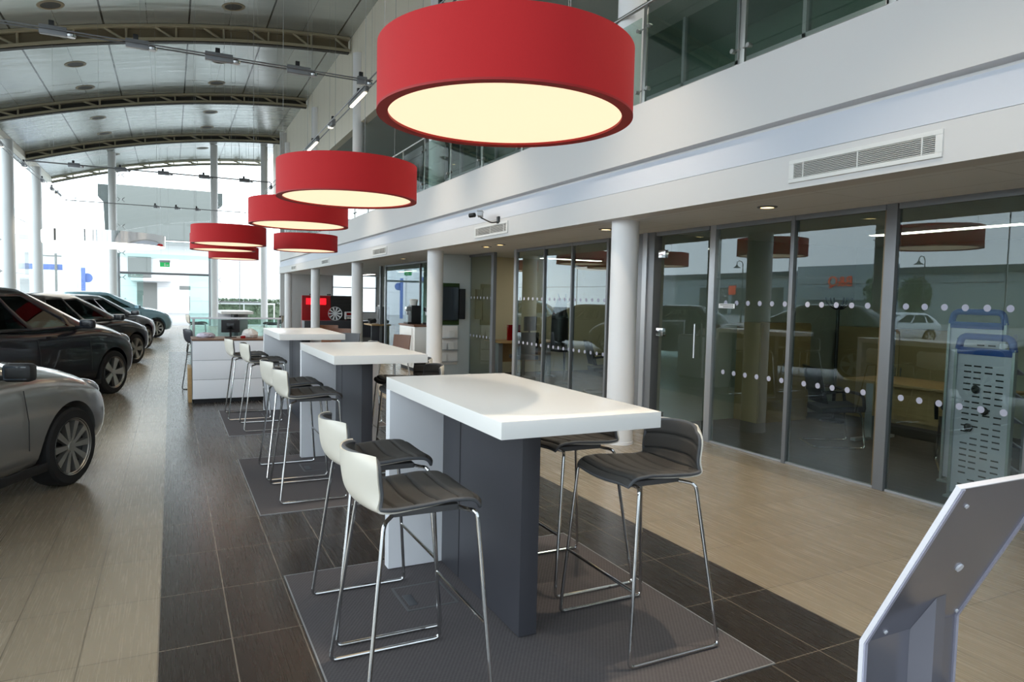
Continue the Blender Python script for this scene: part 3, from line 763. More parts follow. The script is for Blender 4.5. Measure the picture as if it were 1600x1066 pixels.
fixture(XR, 5.3, ZT, 'Y', .3, 'added warm spotlight on the right track above the nearest tables, out of the frame', True)  # lamp put in out of view for warm light on the tables
for i, x in enumerate((-2.75, -1.45, -.2, 1.05, 2.35)): fixture(x, 26.2, ZT + .15, 'X', .34, 'dark box spotlight on the second cross track, %s' % (pos[i] if i < 4 else pos[5]), False)
for i, x in enumerate((-.6, .25, 1.1)): fixture(x, 35.3, ZT, 'X', .16, 'small spotlight on the farthest cross track, %s of three' % ('left', 'middle', 'right')[i], False)
for y, L, lit, lb in ((8.9, .25, True, 'bright spotlight at the top of the photo, just above the largest pendant'), (13.4, 1.3, 'tube', 'long lit strip on the right track beside the largest pendant'), (15.75, .3, True, 'bright round spotlight on the right track between the two lit strips'), (18.2, 1.5, 'tube', 'lit strip on the right track just above the second pendant'), (23.6, 1.6, 'tube', 'far lit strip on the right track above the third pendant'), (26.3, .3, True, 'farthest bright spotlight on the right track')):
    fixture(XR, y, ZT, 'Y', L, lb, lit)
for y, L, lit, lb in ((22.6, .3, True, 'bright spotlight on the left track at the left edge of the photo'), (26.0, .3, True, 'second bright spotlight on the left track, beside the column top'), (29.4, .3, True, 'third bright spotlight on the left track'), (31.6, .3, True, 'fourth bright spotlight on the left track'), (33.2, 1.2, 'tube', 'lit strip at the far end of the left track')):
    fixture(XLT, y, ZT, 'Y', L, lb, lit)

# ================================================================ CARS
def ev_mesh(o):
    bpy.context.view_layer.update()
    return bpy.data.meshes.new_from_object(o.evaluated_get(bpy.context.evaluated_depsgraph_get()))
def make_wheel(R, wd, spokes):
    tyre = B().lathe([(R * .70, -wd / 2), (R * .93, -wd / 2), (R * .985, -wd * .42), (R, -wd * .3), (R, wd * .3), (R * .985, wd * .42), (R * .93, wd / 2), (R * .70, wd / 2)], seg=56, axis='Y', closed=True)
    rim = B().lathe([(R * .675, -wd / 2 + .012), (R * .73, -wd / 2 - .004), (R * .735, -wd / 2 + .03), (R * .68, -wd / 2 + .06)], seg=56, axis='Y', closed=True)
    dish = B().lathe([(0, -wd / 2 + .07), (R * .66, -wd / 2 + .06), (R * .66, -wd / 2 + .08), (0, -wd / 2 + .09)], seg=40, axis='Y')
    sp = B()
    for k in range(spokes):
        a = 2 * pi * k / spokes; w0, w1 = (.045, .085) if spokes >= 9 else (.15, .19)
        ds = [0] if spokes >= 9 else [-.13, .13]
        for da in ds:
            q = a + da; ww0, ww1 = (w0, w1) if len(ds) == 1 else (.07, .085)
            pts = [(R * .10, -ww0 * R), (R * .66, -ww1 * R), (R * .66, ww1 * R), (R * .10, ww0 * R)]
            P0 = [V(r * cos(q) - s2 * sin(q), 0, r * sin(q) + s2 * cos(q)) for r, s2 in pts]
            f = [sp.bm.verts.new(p + V(0, -wd / 2 + (.018 if i in (0, 3) else .008), 0)) for i, p in enumerate(P0)]
            g = [sp.bm.verts.new(p + V(0, -wd / 2 + .055, 0)) for p in P0]
            sp.bm.faces.new(f); sp.bm.faces.new(g[::-1])
            for i in range(4): sp.bm.faces.new((f[i], g[i], g[(i + 1) % 4], f[(i + 1) % 4]))
    hub = B().lathe([(0, -wd / 2 + .008), (R * .13, -wd / 2 + .01), (R * .16, -wd / 2 + .05), (0, -wd / 2 + .05)], seg=20, axis='Y')
    return tyre, rim, dish, sp, hub
def car(label, contact, heading, paint, zs=1.0, spokes=5, group=None, ws=1.0, name='car', hood=1.0, simple=False, Lz=1.0):
    """contact: ground point of the front right wheel"""
    AXF, AXR, TR, R = 1.27, -1.33, .765 * ws, .318 * (1 + (zs - 1) * .5)
    h = radians(heading); off = Matrix.Rotation(h, 3, 'Z') @ V(AXF, -TR - .09, 0)
    t = thing(name, label, 'car', (contact[0] - off.x, contact[1] - off.y, 0), h, group)
    S = [(-2.14, .50, .48, .74, .78), (-2.10, .70, .36, .88, .92), (-1.95, .80, .28, .97, 1.0), (-1.6, .86, .22, 1.0, 1.02), (-1.33, .88, .2, .99, 1.01), (-.7, .885, .18, .95, .97), (0, .885, .18, .935, .955), (.6, .885, .18, .95, .98), (.95, .885, .19, .945, 1.0),
         (1.27, .88, .2, .90, .985 * hood), (1.6, .86, .21, .83, .93 * hood), (1.85, .80, .23, .74, .85 * hood), (2.02, .68, .26, .66, .74 * hood), (2.10, .52, .31, .58, .62), (2.12, .40, .36, .52, .55)]
    bm = bmesh.new(); rings = []
    for x, hw, zb, sh, tp in S:
        hw *= ws; sh *= zs; tp *= zs; zm = (zb + sh) * .52
        half = [(0, zb), (hw * .8, zb), (hw * .96, zb + .07), (hw, zm), (hw * .975, sh - .07), (hw * .90, sh + .005), (hw * .55, tp), (0, tp + .012)]
        ring = [V(x, y, z) for y, z in half] + [V(x, -y, z) for y, z in half[-2:0:-1]]
        rings.append([bm.verts.new(p) for p in ring])
    n = len(rings[0])
    for a, c in zip(rings, rings[1:]):
        for k in range(n): bm.faces.new((a[k], a[(k + 1) % n], c[(k + 1) % n], c[k]))
    bm.faces.new(rings[0]); bm.faces.new(rings[-1][::-1]); bmesh.ops.recalc_face_normals(bm, faces=bm.faces)
    me = bpy.data.meshes.new('body'); bm.to_mesh(me); bm.free()
    o = bpy.data.objects.new('body', me); COL.objects.link(o)
    ms = o.modifiers.new('s', 'SUBSURF'); ms.levels = 2; ms.render_levels = 2
    cut = B()
    for ax in (AXF, AXR):
        for s in (-1, 1): cut.lathe([(R + .055, -.17), (R + .055, .3)] if s > 0 else [(R + .055, -.3), (R + .055, .17)], (ax, s * TR, R), 48, 'Y')
    co = cut.build('cutter', None)
    mb = o.modifiers.new('b', 'BOOLEAN'); mb.operation = 'DIFFERENCE'; mb.object = co; mb.solver = 'EXACT'
    me2 = ev_mesh(o); bpy.data.objects.remove(o); bpy.data.objects.remove(co)
    for p in me2.polygons: p.use_smooth = True
    me2.set_sharp_from_angle(angle=radians(38)); me2.materials.clear(); me2.materials.append(M[paint])
    for p in me2.polygons: p.material_index = 0
    bo = bpy.data.objects.new('body', me2); COL.objects.link(bo); bo.parent = t
    # wheel-arch liner
    # greenhouse
    zr = 1.47 * zs * Lz; zb = .945 * zs; LV = [0, .08, .3, .6, .86, .95]
    def level(v):
        e = v ** .9; return dict(z=zb + (zr - .05 - zb) * v, xf=1.12 - 1.02 * e - .12 * v * v, xr=-2.0 + .42 * v * v + .1 * v, w=(.81 - .2 * v - .03 * v * v) * ws)
    sf = [.03, .16, .42, .455, .60, .74, .775, .90, .97]; ff = [-.9, -.6, -.3, 0, .3, .6, .9]
    def ring(v, k=1.0, dz=0):
        L = level(v); cx = (L['xf'] + L['xr']) / 2
        out = []
        for f in ff: out.append((L['xf'] - .16 * f * f * abs(f), f * L['w'] * .97))
        ws_ = L['w']
        bulge = lambda s: 1 - .10 * (2 * s - 1) ** 4
        for s in sf: out.append((L['xf'] - .17 + (L['xr'] + .14 - L['xf'] + .17) * s, ws_ * bulge(s)))
        for f in reversed(ff): out.append((L['xr'] + .12 * f * f * abs(f), f * ws_ * .92))
        for s in reversed(sf): out.append((L['xf'] - .17 + (L['xr'] + .14 - L['xf'] + .17) * s, -ws_ * bulge(s)))
        return [V(cx + (x - cx) * k, y * k, L['z'] + dz) for x, y in out]
    RG = [ring(v) for v in LV] + [ring(1.0, .93, .025), ring(1.0, .6, .05), ring(1.0, .25, .058)]
    nf, ns = len(ff), len(sf); n = len(RG[0])
    side1 = nf; rear = nf + ns; side2 = nf + ns + nf
    body, win = bmesh.new(), bmesh.new()
    vb = [[body.verts.new(p) for p in r] for r in RG]; vw = [[win.verts.new(p) for p in r] for r in RG]
    for i in range(len(RG) - 1):
        for k in range(n):
            k2 = (k + 1) % n; isw = False
            if 1 <= i <= 3:
                if 0 <= k < nf - 1: isw = True
                elif side1 + 1 <= k < rear - 1 and (k - side1) not in (2, 5): isw = True
                elif rear <= k < side2 - 1: isw = True
                elif side2 + 0 <= k < n - 1 and (k - side2) not in (0, 2, 5, 7): isw = True
            (tgt, vv) = (win, vw) if isw else (body, vb)
            tgt.faces.new((vv[i][k], vv[i][k2], vv[i + 1][k2], vv[i + 1][k]))
    body.faces.new(vb[-1])
    for nm, q, mt in (('cabin_frame', body, paint), ('window', win, 'carglass')):
        bmesh.ops.delete(q, geom=[v for v in q.verts if not v.link_faces], context='VERTS'); bmesh.ops.recalc_face_normals(q, faces=q.faces)
        m3 = bpy.data.meshes.new(nm); q.to_mesh(m3); q.free()
        for p in m3.polygons: p.use_smooth = True
        m3.set_sharp_from_angle(angle=radians(50)); m3.materials.append(M[mt]); oo = bpy.data.objects.new(nm, m3); COL.objects.link(oo); oo.parent = t
        if nm == 'cabin_frame':
            md = oo.modifiers.new('thick', 'SOLIDIFY'); md.thickness = .02; md.offset = -1
    # wheels
    for ax in (AXF, AXR):
        for s in (-1, 1):
            ty, rm_, di, sp, hb = make_wheel(R, .2, spokes)
            wo = ty.build('wheel', 'tyre', t, (ax, s * TR, R)); wo.rotation_euler = (0, 0, 0 if s < 0 else pi)
            rm_.build('rim', 'alloy', wo); di.build('brake_dish', 'alloy_dk', wo); sp.build('spokes', 'alloy', wo); hb.build('hub_cap', 'alloy', wo)
    if simple: return t
    for s in (-1, 1):
        B().ball((1.76, s * .655 * ws, .715 * zs * hood), (.23, .115, .07), Matrix.Rotation(s * radians(-24), 3, 'Z') @ Matrix.Rotation(radians(20), 3, 'Y')).build('headlamp', 'lens', t)
        B().ball((-2.0, s * .68 * ws, .90 * zs), (.09, .12, .10)).build('tail_lamp', 'redlens', t)
        mr = B().box((.50, s * (.985 * ws), 1.01 * zs), (.12, .19, .13), .062, Matrix.Rotation(s * radians(-12), 3, 'Z'), 4).build('wing_mirror', 'trim' if paint == 'silver' else paint, t)
        B().box((.447, s * (.99 * ws), 1.01 * zs), (.01, .145, .095), .004, Matrix.Rotation(s * radians(-12), 3, 'Z')).build('mirror_glass', 'screen', mr)
        B().box((.53, s * .87 * ws, .965 * zs), (.06, .16, .035), .01).build('mirror_arm', 'trim', mr)
        B().span((-.98, s * .875 * ws - .012, .20), (.92, s * .875 * ws + .012, .27), .01).build('sill_trim', 'trim', t)
        for x in (.0, -.95): B().bent([(x, s * .885 * ws, .86 * zs), (x - .02, s * .92 * ws, .865 * zs), (x - .16, s * .92 * ws, .865 * zs), (x - .18, s * .885 * ws, .86 * zs)], .011, .02, 8).build('door_handle', paint, t)
        for x in (.72, -.28, -1.02):
            b = B(); b.tube([(x, s * (.8885 * ws), .40 * zs), (x, s * (.889 * ws), .62 * zs), (x - .02, s * (.868 * ws), .85 * zs)], .0035, 5); b.build('door_gap', 'trim', t)
    B().box((2.075, 0, .40), (.08, .70 * ws, .12), .03).build('air_intake', 'trim', t)
    B().box((2.05, 0, .60 * zs), (.08, .62 * ws, .10), .03).build('grille', 'trim', t)
    for s in (-1, 1):
        b = B(); b.box((-.25, s * .36, .62 * zs), (.5, .48, .16), .05); b.box((-.52, s * .36, .93 * zs), (.14, .46, .62), .05, Matrix.Rotation(radians(-14), 3, 'Y')); b.build('seat', 'seat', t)
        B().box((-.62, s * .36, 1.29 * zs), (.09, .25, .16), .04).build('headrest', 'seat', t)
    B().tube([(.32 + .1 * sin(a), .36 + .18 * cos(a), .98 * zs + .16 * sin(a)) for a in [2 * pi * k / 20 for k in range(20)]], .014, 8, True).build('steering_wheel', 'trim', t)
    return t
G = 'cars parked in an angled row'
car('silver car nearest the camera, cut by the left edge of the photo', (-.735, 6.56), 64, 'silver', 1.0, 10, G, hood=1.02)
car('tall dark navy car, second in the row behind the silver car', (-.80, 12.2), 60, 'navy', 1.10, 5, G, hood=1.04)
car('black car, third in the row, with a pale door mirror', (-.70, 17.2), 60, 'blackcar', 1.03, 5, G)
car('dark slate car, fourth in the row, mostly hidden by the black one', (-.62, 21.6), 62, 'slatecar', 1.0, 5, G)
car('pale blue car, farthest in the row beside the entrance', (-.46, 26.6), 36, 'bluegrey', 1.05, 9, G)

# ================================================================ RECEPTION DESK
t = thing('reception_desk', 'pale grey reception desk with three wide drawers and dark top', 'desk', (.26, 10.75, 0))
B().span((.02, .05, 0), (1.13, .7, .06)).build('plinth', 'groove', t)
B().span((0, .012, .06), (1.15, .74, .905), .003).build('carcass', 'mullion_l', t)
for k in range(3):
    B().span((.006, -.008, .066 + k * .279), (1.144, .012, .066 + k * .279 + .272), .003).build('drawer', 'endpanel', t)
B().span((-.005, -.012, .905), (1.155, .75, .925), .003).build('desk_top', 'walnut', t)
B().span((-.05, .12, .0), (-.003, .7, .5), .004).build('side_panel', 'wood', t, label='wooden side panel')
t = thing('computer_monitor', 'small black monitor on the reception desk seen from behind', 'monitor', (.80, 11.18, .925))
B().box((0, 0, .006), (.16, .12, .012), .004).build('base', 'black', t); B().box((0, 0, .06), (.03, .03, .11), .004).build('stand', 'black', t); B().box((0, -.0, .17), (.26, .03, .19), .008).build('screen', 'black', t)
B().box((0, -.02, .17), (.12, .02, .1), .006).build('back_cover', 'blackgloss', t)
def crumple(name, loc, r, mat, label, cat):
    b = B(); b.ball((0, 0, r[2] * .55), r, seg=24)
    for v in b.bm.verts: v.co += Vector([random.uniform(-.1, .1) * rr for rr in r]); v.co.z = max(0, v.co.z)
    tag(b.build(name, mat, loc=loc), label, cat)
crumple('plastic_bag', (1.07, 11.12, .925), (.11, .10, .085), 'paper', 'crumpled white bag on the reception desk beside the monitor', 'bag')
crumple('paper_pile', (.46, 11.2, .925), (.13, .12, .05), 'mesh_metal', 'crumpled grey papers at the left of the reception desk top', 'papers')
tag(B().box((0, 0, .02), (.07, .1, .04), .008).build('stapler', 'redlens', loc=(.955, 10.96, .925)), 'small red box between monitor and white bag', 'box')
# glass screen behind the desk
t = thing('glass_screen', 'low freestanding glass screen with white top rail behind the reception desk', 'glass screen', (.28, 12.6, 0))
B().span((0, -.006, .05), (1.45, .006, 1.15)).build('glass_panel', 'green_glass', t); B().span((0, -.012, 1.15), (1.45, .012, 1.18), .004).build('top_rail', 'metal_edge', t)
for x in (.05, 1.4): B().span((x - .02, -.02, 0), (x + .02, .02, 1.15), .004).build('post', 'steel', t)

# exit sign
t = thing('exit_sign', 'small green lit exit sign hanging over the entrance doors', 'sign', (-.25, 35.4, 2.72))
B().span((-.2, -.02, 0), (.2, .02, .2), .004).build('sign_face', 'exit', t); B().span((-.22, -.03, .2), (.22, .03, .3), .004).build('housing', 'mullion_l', t)
b = B()
for x in (-.15, .15): b.cyl((x, 0, .3), (x, 0, arch(-.25) - 2.72), .004, 6)
b.build('hanger', 'mullion_l', t)
b = B(); b.span((-.02, -.023, .03), (.02, -.02, .12)); b.span((.05, -.023, .06), (.15, -.023 + .003, .1)); b.lathe([(0, -.001), (.02, -.001), (.02, .001), (0, .001)], (0, -.022, .15), 12, 'Y'); b.build('pictogram', 'white_sign', t)

# ================================================================ LOUNGE (under the mezzanine, far)
t = thing('display_wall', 'red display panel with two glowing boxes joined to a black slatted panel', 'display', (4.62, 28.0, 0))
B().span((0, 0, 0), (1.12, .12, 1.56), .004).build('red_panel', 'redwall', t)
for x in (.16, .68): B().span((x, -.03, 1.2), (x + .26, 0.0, 1.45), .02).build('light_box', 'redlit', t)
sb = B().span((1.12, .02, 0), (2.1, .12, 1.56), .003).build('slat_panel', 'slat', t)
b = B()
for k in range(9): b.span((1.13, .0, .06 + .17 * k), (2.09, .02, .06 + .17 * k + .15), .004)
b.build('slat', 'slat', sb)
b = B()
for x in (.3, .98): b.cyl((x, -.05, 1.60), (x + .1, -.16, 1.6), .03, 10)
b.build('top_spotlight', 'black', t)
def loose_wheel(x, y, z, R, label):
    t = thing('alloy_wheel', label, 'wheel', (x, y, z), radians(-8), 'wheels on show')
    ty, rm_, di, sp, hb = make_wheel(R / .73, .18, 10); ty.bm.free(); di.bm.free()
    rm_.build('rim', 'whitecar', t, (0, 0, R)); sp.build('spokes', 'whitecar', t, (0, 0, R)); hb.build('hub_cap', 'whitecar', t, (0, 0, R))
tag(B().span((-1.5, -.3, 0), (1.6, .3, .62), .01).build('display_plinth', 'plinth', loc=(5.9, 26.4, 0)), 'low dark plinth carrying the wheels before the red display', 'plinth')
loose_wheel(5.58, 26.4, .632, .26, 'pale multi-spoke alloy wheel standing before the black slatted panel')
t = thing('machine_model', 'small red and white machine beside the pale alloy wheel', 'display model', (6.1, 26.4, .62))
B().box((0, 0, .2), (.3, .2, .3), .04).build('body', 'whitecar', t); B().box((0, -.11, .26), (.2, .02, .1), .01).build('panel', 'redlens', t); B().cyl((-.12, -.12, .09), (.12, -.12, .09), .08, 20).build('drum', 'chrome', t)
def side_chair(x, y, rz, label, group, mat='walnut'):
    t = thing('lounge_chair', label, 'chair', (x, y, 0), rz, group)
    B().box((0, 0, .44), (.44, .46, .05), .015).build('seat', mat, t)
    B().slab(lambda u, v: (V(-.22 - .05 * u + .05 * (2 * v - 1) ** 2, (2 * v - 1) * .22, .5 + .34 * u), V(-1, 0, 0)), 8, 12, .02).build('backrest', mat, t)
    for sx in (-1, 1):
        for sy in (-1, 1): B().cyl((sx * .17, sy * .18, .42), (sx * .21, sy * .22, 0), .013, 8).build('leg', 'chrome', t)
side_chair(3.9, 13.0, radians(-150), 'wooden-backed lounge chair seen over the middle tabletop, beside the coffee counter', 'lounge chairs')
side_chair(3.35, 15.5, radians(-120), 'wooden-backed lounge chair seen over the far tabletop, nearer of two', 'lounge chairs')
side_chair(3.5, 17.2, radians(-100), 'wooden-backed lounge chair seen over the far tabletop, farther of two', 'lounge chairs')
side_chair(3.05, 13.6, radians(-140), 'dark lounge chair whose back shows beyond the far tabletop', 'lounge chairs', 'plinth')
t = thing('work_desk', 'wooden desk with a dark end in the lounge beyond the third column', 'desk', (5.35, 20.2, 0))
B().span((-.1, -.4, .72), (.62, .5, .76), .004).build('desk_top', 'wood', t); B().span((.3, -.38, 0), (.6, .48, .72), .004).build('pedestal', 'wood', t); B().span((-.08, -.3, .0), (.3, -.26, .72), .003).build('modesty_panel', 'plinth', t)
t = thing('coffee_machine', 'tall dark vending machine on the lounge desk behind the third column', 'coffee machine', (5.72, 20.3, .76))
B().box((0, 0, .26), (.3, .4, .52), .015).build('body', 'greyplast', t); B().box((-.155, 0, .3), (.02, .3, .3), .006).build('front', 'black', t); B().box((0, 0, .54), (.24, .3, .05), .02).build('hopper', 'paper', t)
t = thing('office_telephone', 'black telephone on the lounge desk behind the third column', 'telephone', (5.35, 20.1, .76))
B().box((0, 0, .09), (.2, .22, .1), .02, Matrix.Rotation(radians(-20), 3, 'Y')).build('body', 'black', t); B().box((0, .14, .13), (.2, .05, .05), .015).build('handset', 'black', t)

# ================================================================ COFFEE COUNTER + SCREEN WALL
t = thing('coffee_counter', 'white coffee counter with walnut top and built-in fridge behind the second column', 'counter', (4.60, 13.88, 0))
B().span((.01, .01, .08), (.93, 1.09, .96), .004).build('carcass', 'laminate', t); B().span((.04, .04, 0), (.9, 1.06, .08)).build('plinth', 'groove', t)
B().span((-.015, -.01, .96), (.95, 1.11, .995), .004).build('counter_top', 'walnut', t)
fd = B().span((-.02, .16, .12), (.01, .98, .93), .006).build('fridge_door', 'laminate', t)
b = B(); b.span((-.075, .26, .70), (-.055, .86, .74), .004); b.span((-.06, .3, .68), (-.02, .34, .76)); b.span((-.06, .78, .68), (-.02, .82, .76)); b.span((-.075, .52, .2), (-.055, .6, .72), .004); b.build('handle', 'steel', fd)
def espresso(x, y, z, label, tall):
    t = thing('coffee_machine', label, 'coffee machine', (x, y, z), 0, 'coffee machines on the counter')
    B().box((0, 0, .02), (.3, .3, .04), .008).build('drip_tray', 'black', t); B().box((.05, 0, .22 if not tall else .3), (.22, .26, .38 if not tall else .54), .02).build('body', 'greyplast' if tall else 'black', t)
    B().box((-.1, 0, .33), (.12, .16, .10), .02).build('brew_head', 'chrome', t); B().cyl((-.12, 0, .2), (-.12, 0, .28), .025, 14).build('spout', 'chrome', t)
    B().lathe([(0, 0), (.075, 0), (.1, .12), (.06, .14), (0, .14)], (.03, 0, .41 if not tall else .57), 20).build('bean_hopper', 'paper', t)
espresso(4.80, 14.66, .995, 'chrome and black espresso machine at the left of the coffee counter', False)
espresso(5.14, 14.35, .995, 'taller grey coffee machine on the counter, next to the second column', True)
t = thing('screen_wall', 'pale freestanding panel carrying the wall screen beside the second column', 'partition', (4.72, 13.15, 0))
B().span((0, 0, 0), (.84, .12, SOF - .005), .003).build('panel', 'frost_wall', t)
t2 = thing('wall_screen', 'wall-mounted flat screen with a strip of green turf above and below', 'television', (4.74, 13.15, 1.06))
B().span((.02, -.03, -.02), (.56, 0, .83), .003).build('turf_backing', 'grass', t2)
B().span((0.0, -.075, .07), (.53, -.03, .76), .006).build('bezel', 'black', t2); B().span((.015, -.078, .085), (.515, -.0745, .745)).build('display', 'screen', t2)
tag(B().span((.545, -.07, .10), (.68, -.0, .72), .005).build('speaker_panel', 'black', loc=(4.74, 13.15, 1.06)), 'narrow black panel at the right of the wall screen', 'speaker')
t = thing('brochure_rack', 'white brochure rack with shelves under the wall screen', 'rack', (4.86, 13.15, .22))
B().span((0, -.02, 0), (.42, -.0, .8), .003).build('back_panel', 'laminate', t)
for k in range(3): B().span((.01, -.12, .06 + .24 * k), (.41, -.02, .075 + .24 * k), .002).build('shelf', 'mullion_l', t)
for k, (x, z) in enumerate(((.05, .325), (.2, .325), (.05, .085), (.22, .57))):
    o = B().box((.06, -.055, .07), (.11, .012, .14), .001, Matrix.Rotation(radians(-12), 3, 'X')).build('brochure', 'paper', loc=(4.86 + x, 13.15, .22 + z - .01))
    tag(o, ['grey brochure on the middle shelf of the rack, left', 'grey brochure on the middle shelf of the rack, right', 'brochure on the bottom shelf of the rack', 'brochure on the top shelf of the rack'][k], 'brochure', 'brochures in the rack')

# ================================================================ OFFICES
def cantilever(x, y, rz, label, group=None):
    t = thing('cantilever_chair', label, 'chair', (x, y, 0), rz, group)
    B().slab(lambda u, v: (V(.24 - .46 * u, (2 * v - 1) * .24, .47 - .03 * u + .012 * (2 * v - 1) ** 2), V(0, 0, -1)), 8, 8, .06).build('seat', 'leather', t, ang=60)
    B().slab(lambda u, v: (V(-.2 - .1 * u + .04 * (2 * v - 1) ** 2, (2 * v - 1) * (.23 - .02 * u), .5 + .40 * u), V(-1, 0, .1)), 10, 10, .05).build('backrest', 'leather', t, ang=60)
    for s in (-1, 1): B().bent([(-.24, s * .23, .62), (-.0, s * .27, .66), (.2, s * .27, .62), (.22, s * .26, .45)], .018, .07).build('armrest', 'leather', t)
    B().bent([(-.2, -.22, .42), (.2, -.23, .42), (.26, -.24, .012), (-.3, -.24, .012), (-.3, .24, .012), (.26, .24, .012), (.2, .23, .42), (-.2, .22, .42)], .012, .06).build('cantilever_frame', 'chrome', t)
    return t
cantilever(6.82, 5.35, radians(-30), 'black leather cantilever chair at the desk in the nearest office', 'office visitor chairs')
cantilever(7.05, 4.0, radians(35), 'black cantilever chair behind the brochure towers, its chrome base showing', 'office visitor chairs')
cantilever(6.7, 9.9, radians(-20), 'large black chair behind the glass left of the nearest column', 'office visitor chairs')
cantilever(6.35, 8.6, radians(200), 'black chair in the second office right of the nearest column', 'office visitor chairs')
def desk(x, y, rz, L, label, group):
    t = thing('office_desk', label, 'desk', (x, y, 0), rz, group)
    B().span((-L / 2, -.4, .715), (L / 2, .4, .745), .004).build('desk_top', 'wood', t)
    for s in (-1, 1):
        b = B(); b.span((s * (L / 2 - .14) - .05, -.1, .03), (s * (L / 2 - .14) + .05, .1, .715), .004); b.span((s * (L / 2 - .14) - .035, -.36, 0), (s * (L / 2 - .14) + .035, .36, .035), .004); b.build('leg', 'mullion_l', t)
    B().span((-L / 2 + .2, .1, .3), (L / 2 - .2, .12, .7)).build('modesty_panel', 'wood', t)
desk(7.6, 4.75, radians(90), 1.6, 'wooden office desk with a grey pedestal leg in the nearest office', 'office desks')
desk(7.1, 8.7, radians(90), 1.5, 'wooden desk carrying a black telephone, right of the nearest column', 'office desks')
desk(6.5, 12.55, 0, 1.4, 'wooden desk with a red folder seen through the open doorway', 'office desks')
t = thing('office_telephone', 'black desk telephone in the second office, right of the nearest column', 'telephone', (6.85, 8.55, .745)); B().box((0, 0, .078), (.2, .22, .07), .015, Matrix.Rotation(radians(-25), 3, 'Y')).build('body', 'black', t); B().box((0, .14, .07), (.2, .05, .05), .015).build('handset', 'black', t)
tag(B().box((0, 0, .16), (.28, .06, .32), .004).build('ring_binder', 'redlens', loc=(6.3, 12.6, .745)), 'red upright folder on the desk in the open doorway', 'folder')
t = thing('computer_monitor', 'dark monitor on the desk in the open doorway, behind the red folder', 'monitor', (6.75, 12.72, .745), radians(30)); B().box((0, 0, .01), (.2, .16, .02), .005).build('base', 'black', t); B().cyl((0, .02, .02), (0, .02, .25), .02, 10).build('stand', 'black', t); B().box((0, 0, .34), (.46, .04, .3), .01).build('screen', 'black', t)
t = thing('swivel_chair', 'black swivel chair under the desk in the open doorway', 'chair', (6.1, 11.75, 0), radians(80))
B().box((0, 0, .48), (.46, .46, .08), .03).build('seat', 'leather', t); B().slab(lambda u, v: (V(-.22 - .06 * u, (2 * v - 1) * .2, .55 + .42 * u), V(-1, 0, 0)), 8, 8, .05).build('backrest', 'leather', t); B().cyl((0, 0, .08), (0, 0, .45), .03, 12).build('gas_post', 'black', t)
for k in range(5):
    a = 2 * pi * k / 5; B().tube([(0, 0, .1), (.28 * cos(a), .28 * sin(a), .07)], [.03, .02], 8).build('foot', 'black', t); B().ball((.28 * cos(a), .28 * sin(a), .035), (.03, .02, .035), seg=12).build('caster', 'black', t)
def cupboard(x0, y0, x1, y1, h, face, label, mat='wood_dim'):
    t = thing('cupboard', label, 'cupboard', (x0, y0, 0), 0, 'office cupboards'); L, D = x1 - x0, y1 - y0
    B().span((0, 0, 0), (L, D, h), .004).build('carcass', mat, t)
    for k in range(2):
        if face == '-Y': d = B().span((.01 + k * L / 2, -.018, .05), (L / 2 - .005 + k * L / 2, 0, h - .02), .003).build('door', mat, t); B().box((L / 2 + (-.04 if k == 0 else .04), -.026, h * .55), (.012, .016, .12), .003).build('handle', 'steel', d)
        else: d = B().span((-.018, .01 + k * D / 2, .05), (0, D / 2 - .005 + k * D / 2, h - .02), .003).build('door', mat, t); B().box((-.026, D / 2 + (-.04 if k == 0 else .04), h * .55), (.016, .012, .12), .003).build('handle', 'steel', d)
cupboard(7.0, 6.68, 7.95, 7.1, 1.35, '-Y', 'tall beech cupboard standing against the office partition')
cupboard(8.9, 5.0, 9.38, 7.0, 1.3, '-X', 'long beech cupboard along the back wall behind the office desk')
cupboard(8.9, 8.6, 9.38, 10.4, 1.3, '-X', 'beech cupboard along the back wall of the second office')
def coat_stand(x, y, label, coat):
    t = thing('coat_stand', label, 'coat stand', (x, y, 0), 0, 'coat stands')
    B().cyl((0, 0, .02), (0, 0, 1.62), .022, 12).build('pole', 'black', t); B().lathe([(0, 0), (.17, 0), (.16, .025), (.03, .04), (0, .04)], seg=28).build('base', 'black', t)
    for k in range(6):
        a = 2 * pi * k / 6; c, s = cos(a), sin(a); B().bent([(0, 0, 1.55), (.06 * c, .06 * s, 1.56), (.15 * c, .15 * s, 1.64), (.17 * c, .17 * s, 1.71)], .01, .04, 8).build('hook', 'black', t)
coat_stand(8.2, 6.45, 'black coat stand with curled hooks in the nearest office', False)
coat_stand(6.75, 11.3, 'black coat stand wearing a dark coat behind the glass of the second office', True)
def coatf(u, v):
    a = 2 * pi * v; r = (.07 + .13 * min(1, u * 3)) * (1 + .1 * sin(5 * a) * u); return V(r * .7 * cos(a), r * cos(0) * sin(a), -u * 1.0), V(-cos(a), -sin(a), 0)
tag(B().slab(coatf, 16, 28, .012).build('coat', 'leather', loc=(6.58, 11.22, 1.62)), 'dark coat hanging from the stand behind the office glass', 'coat')
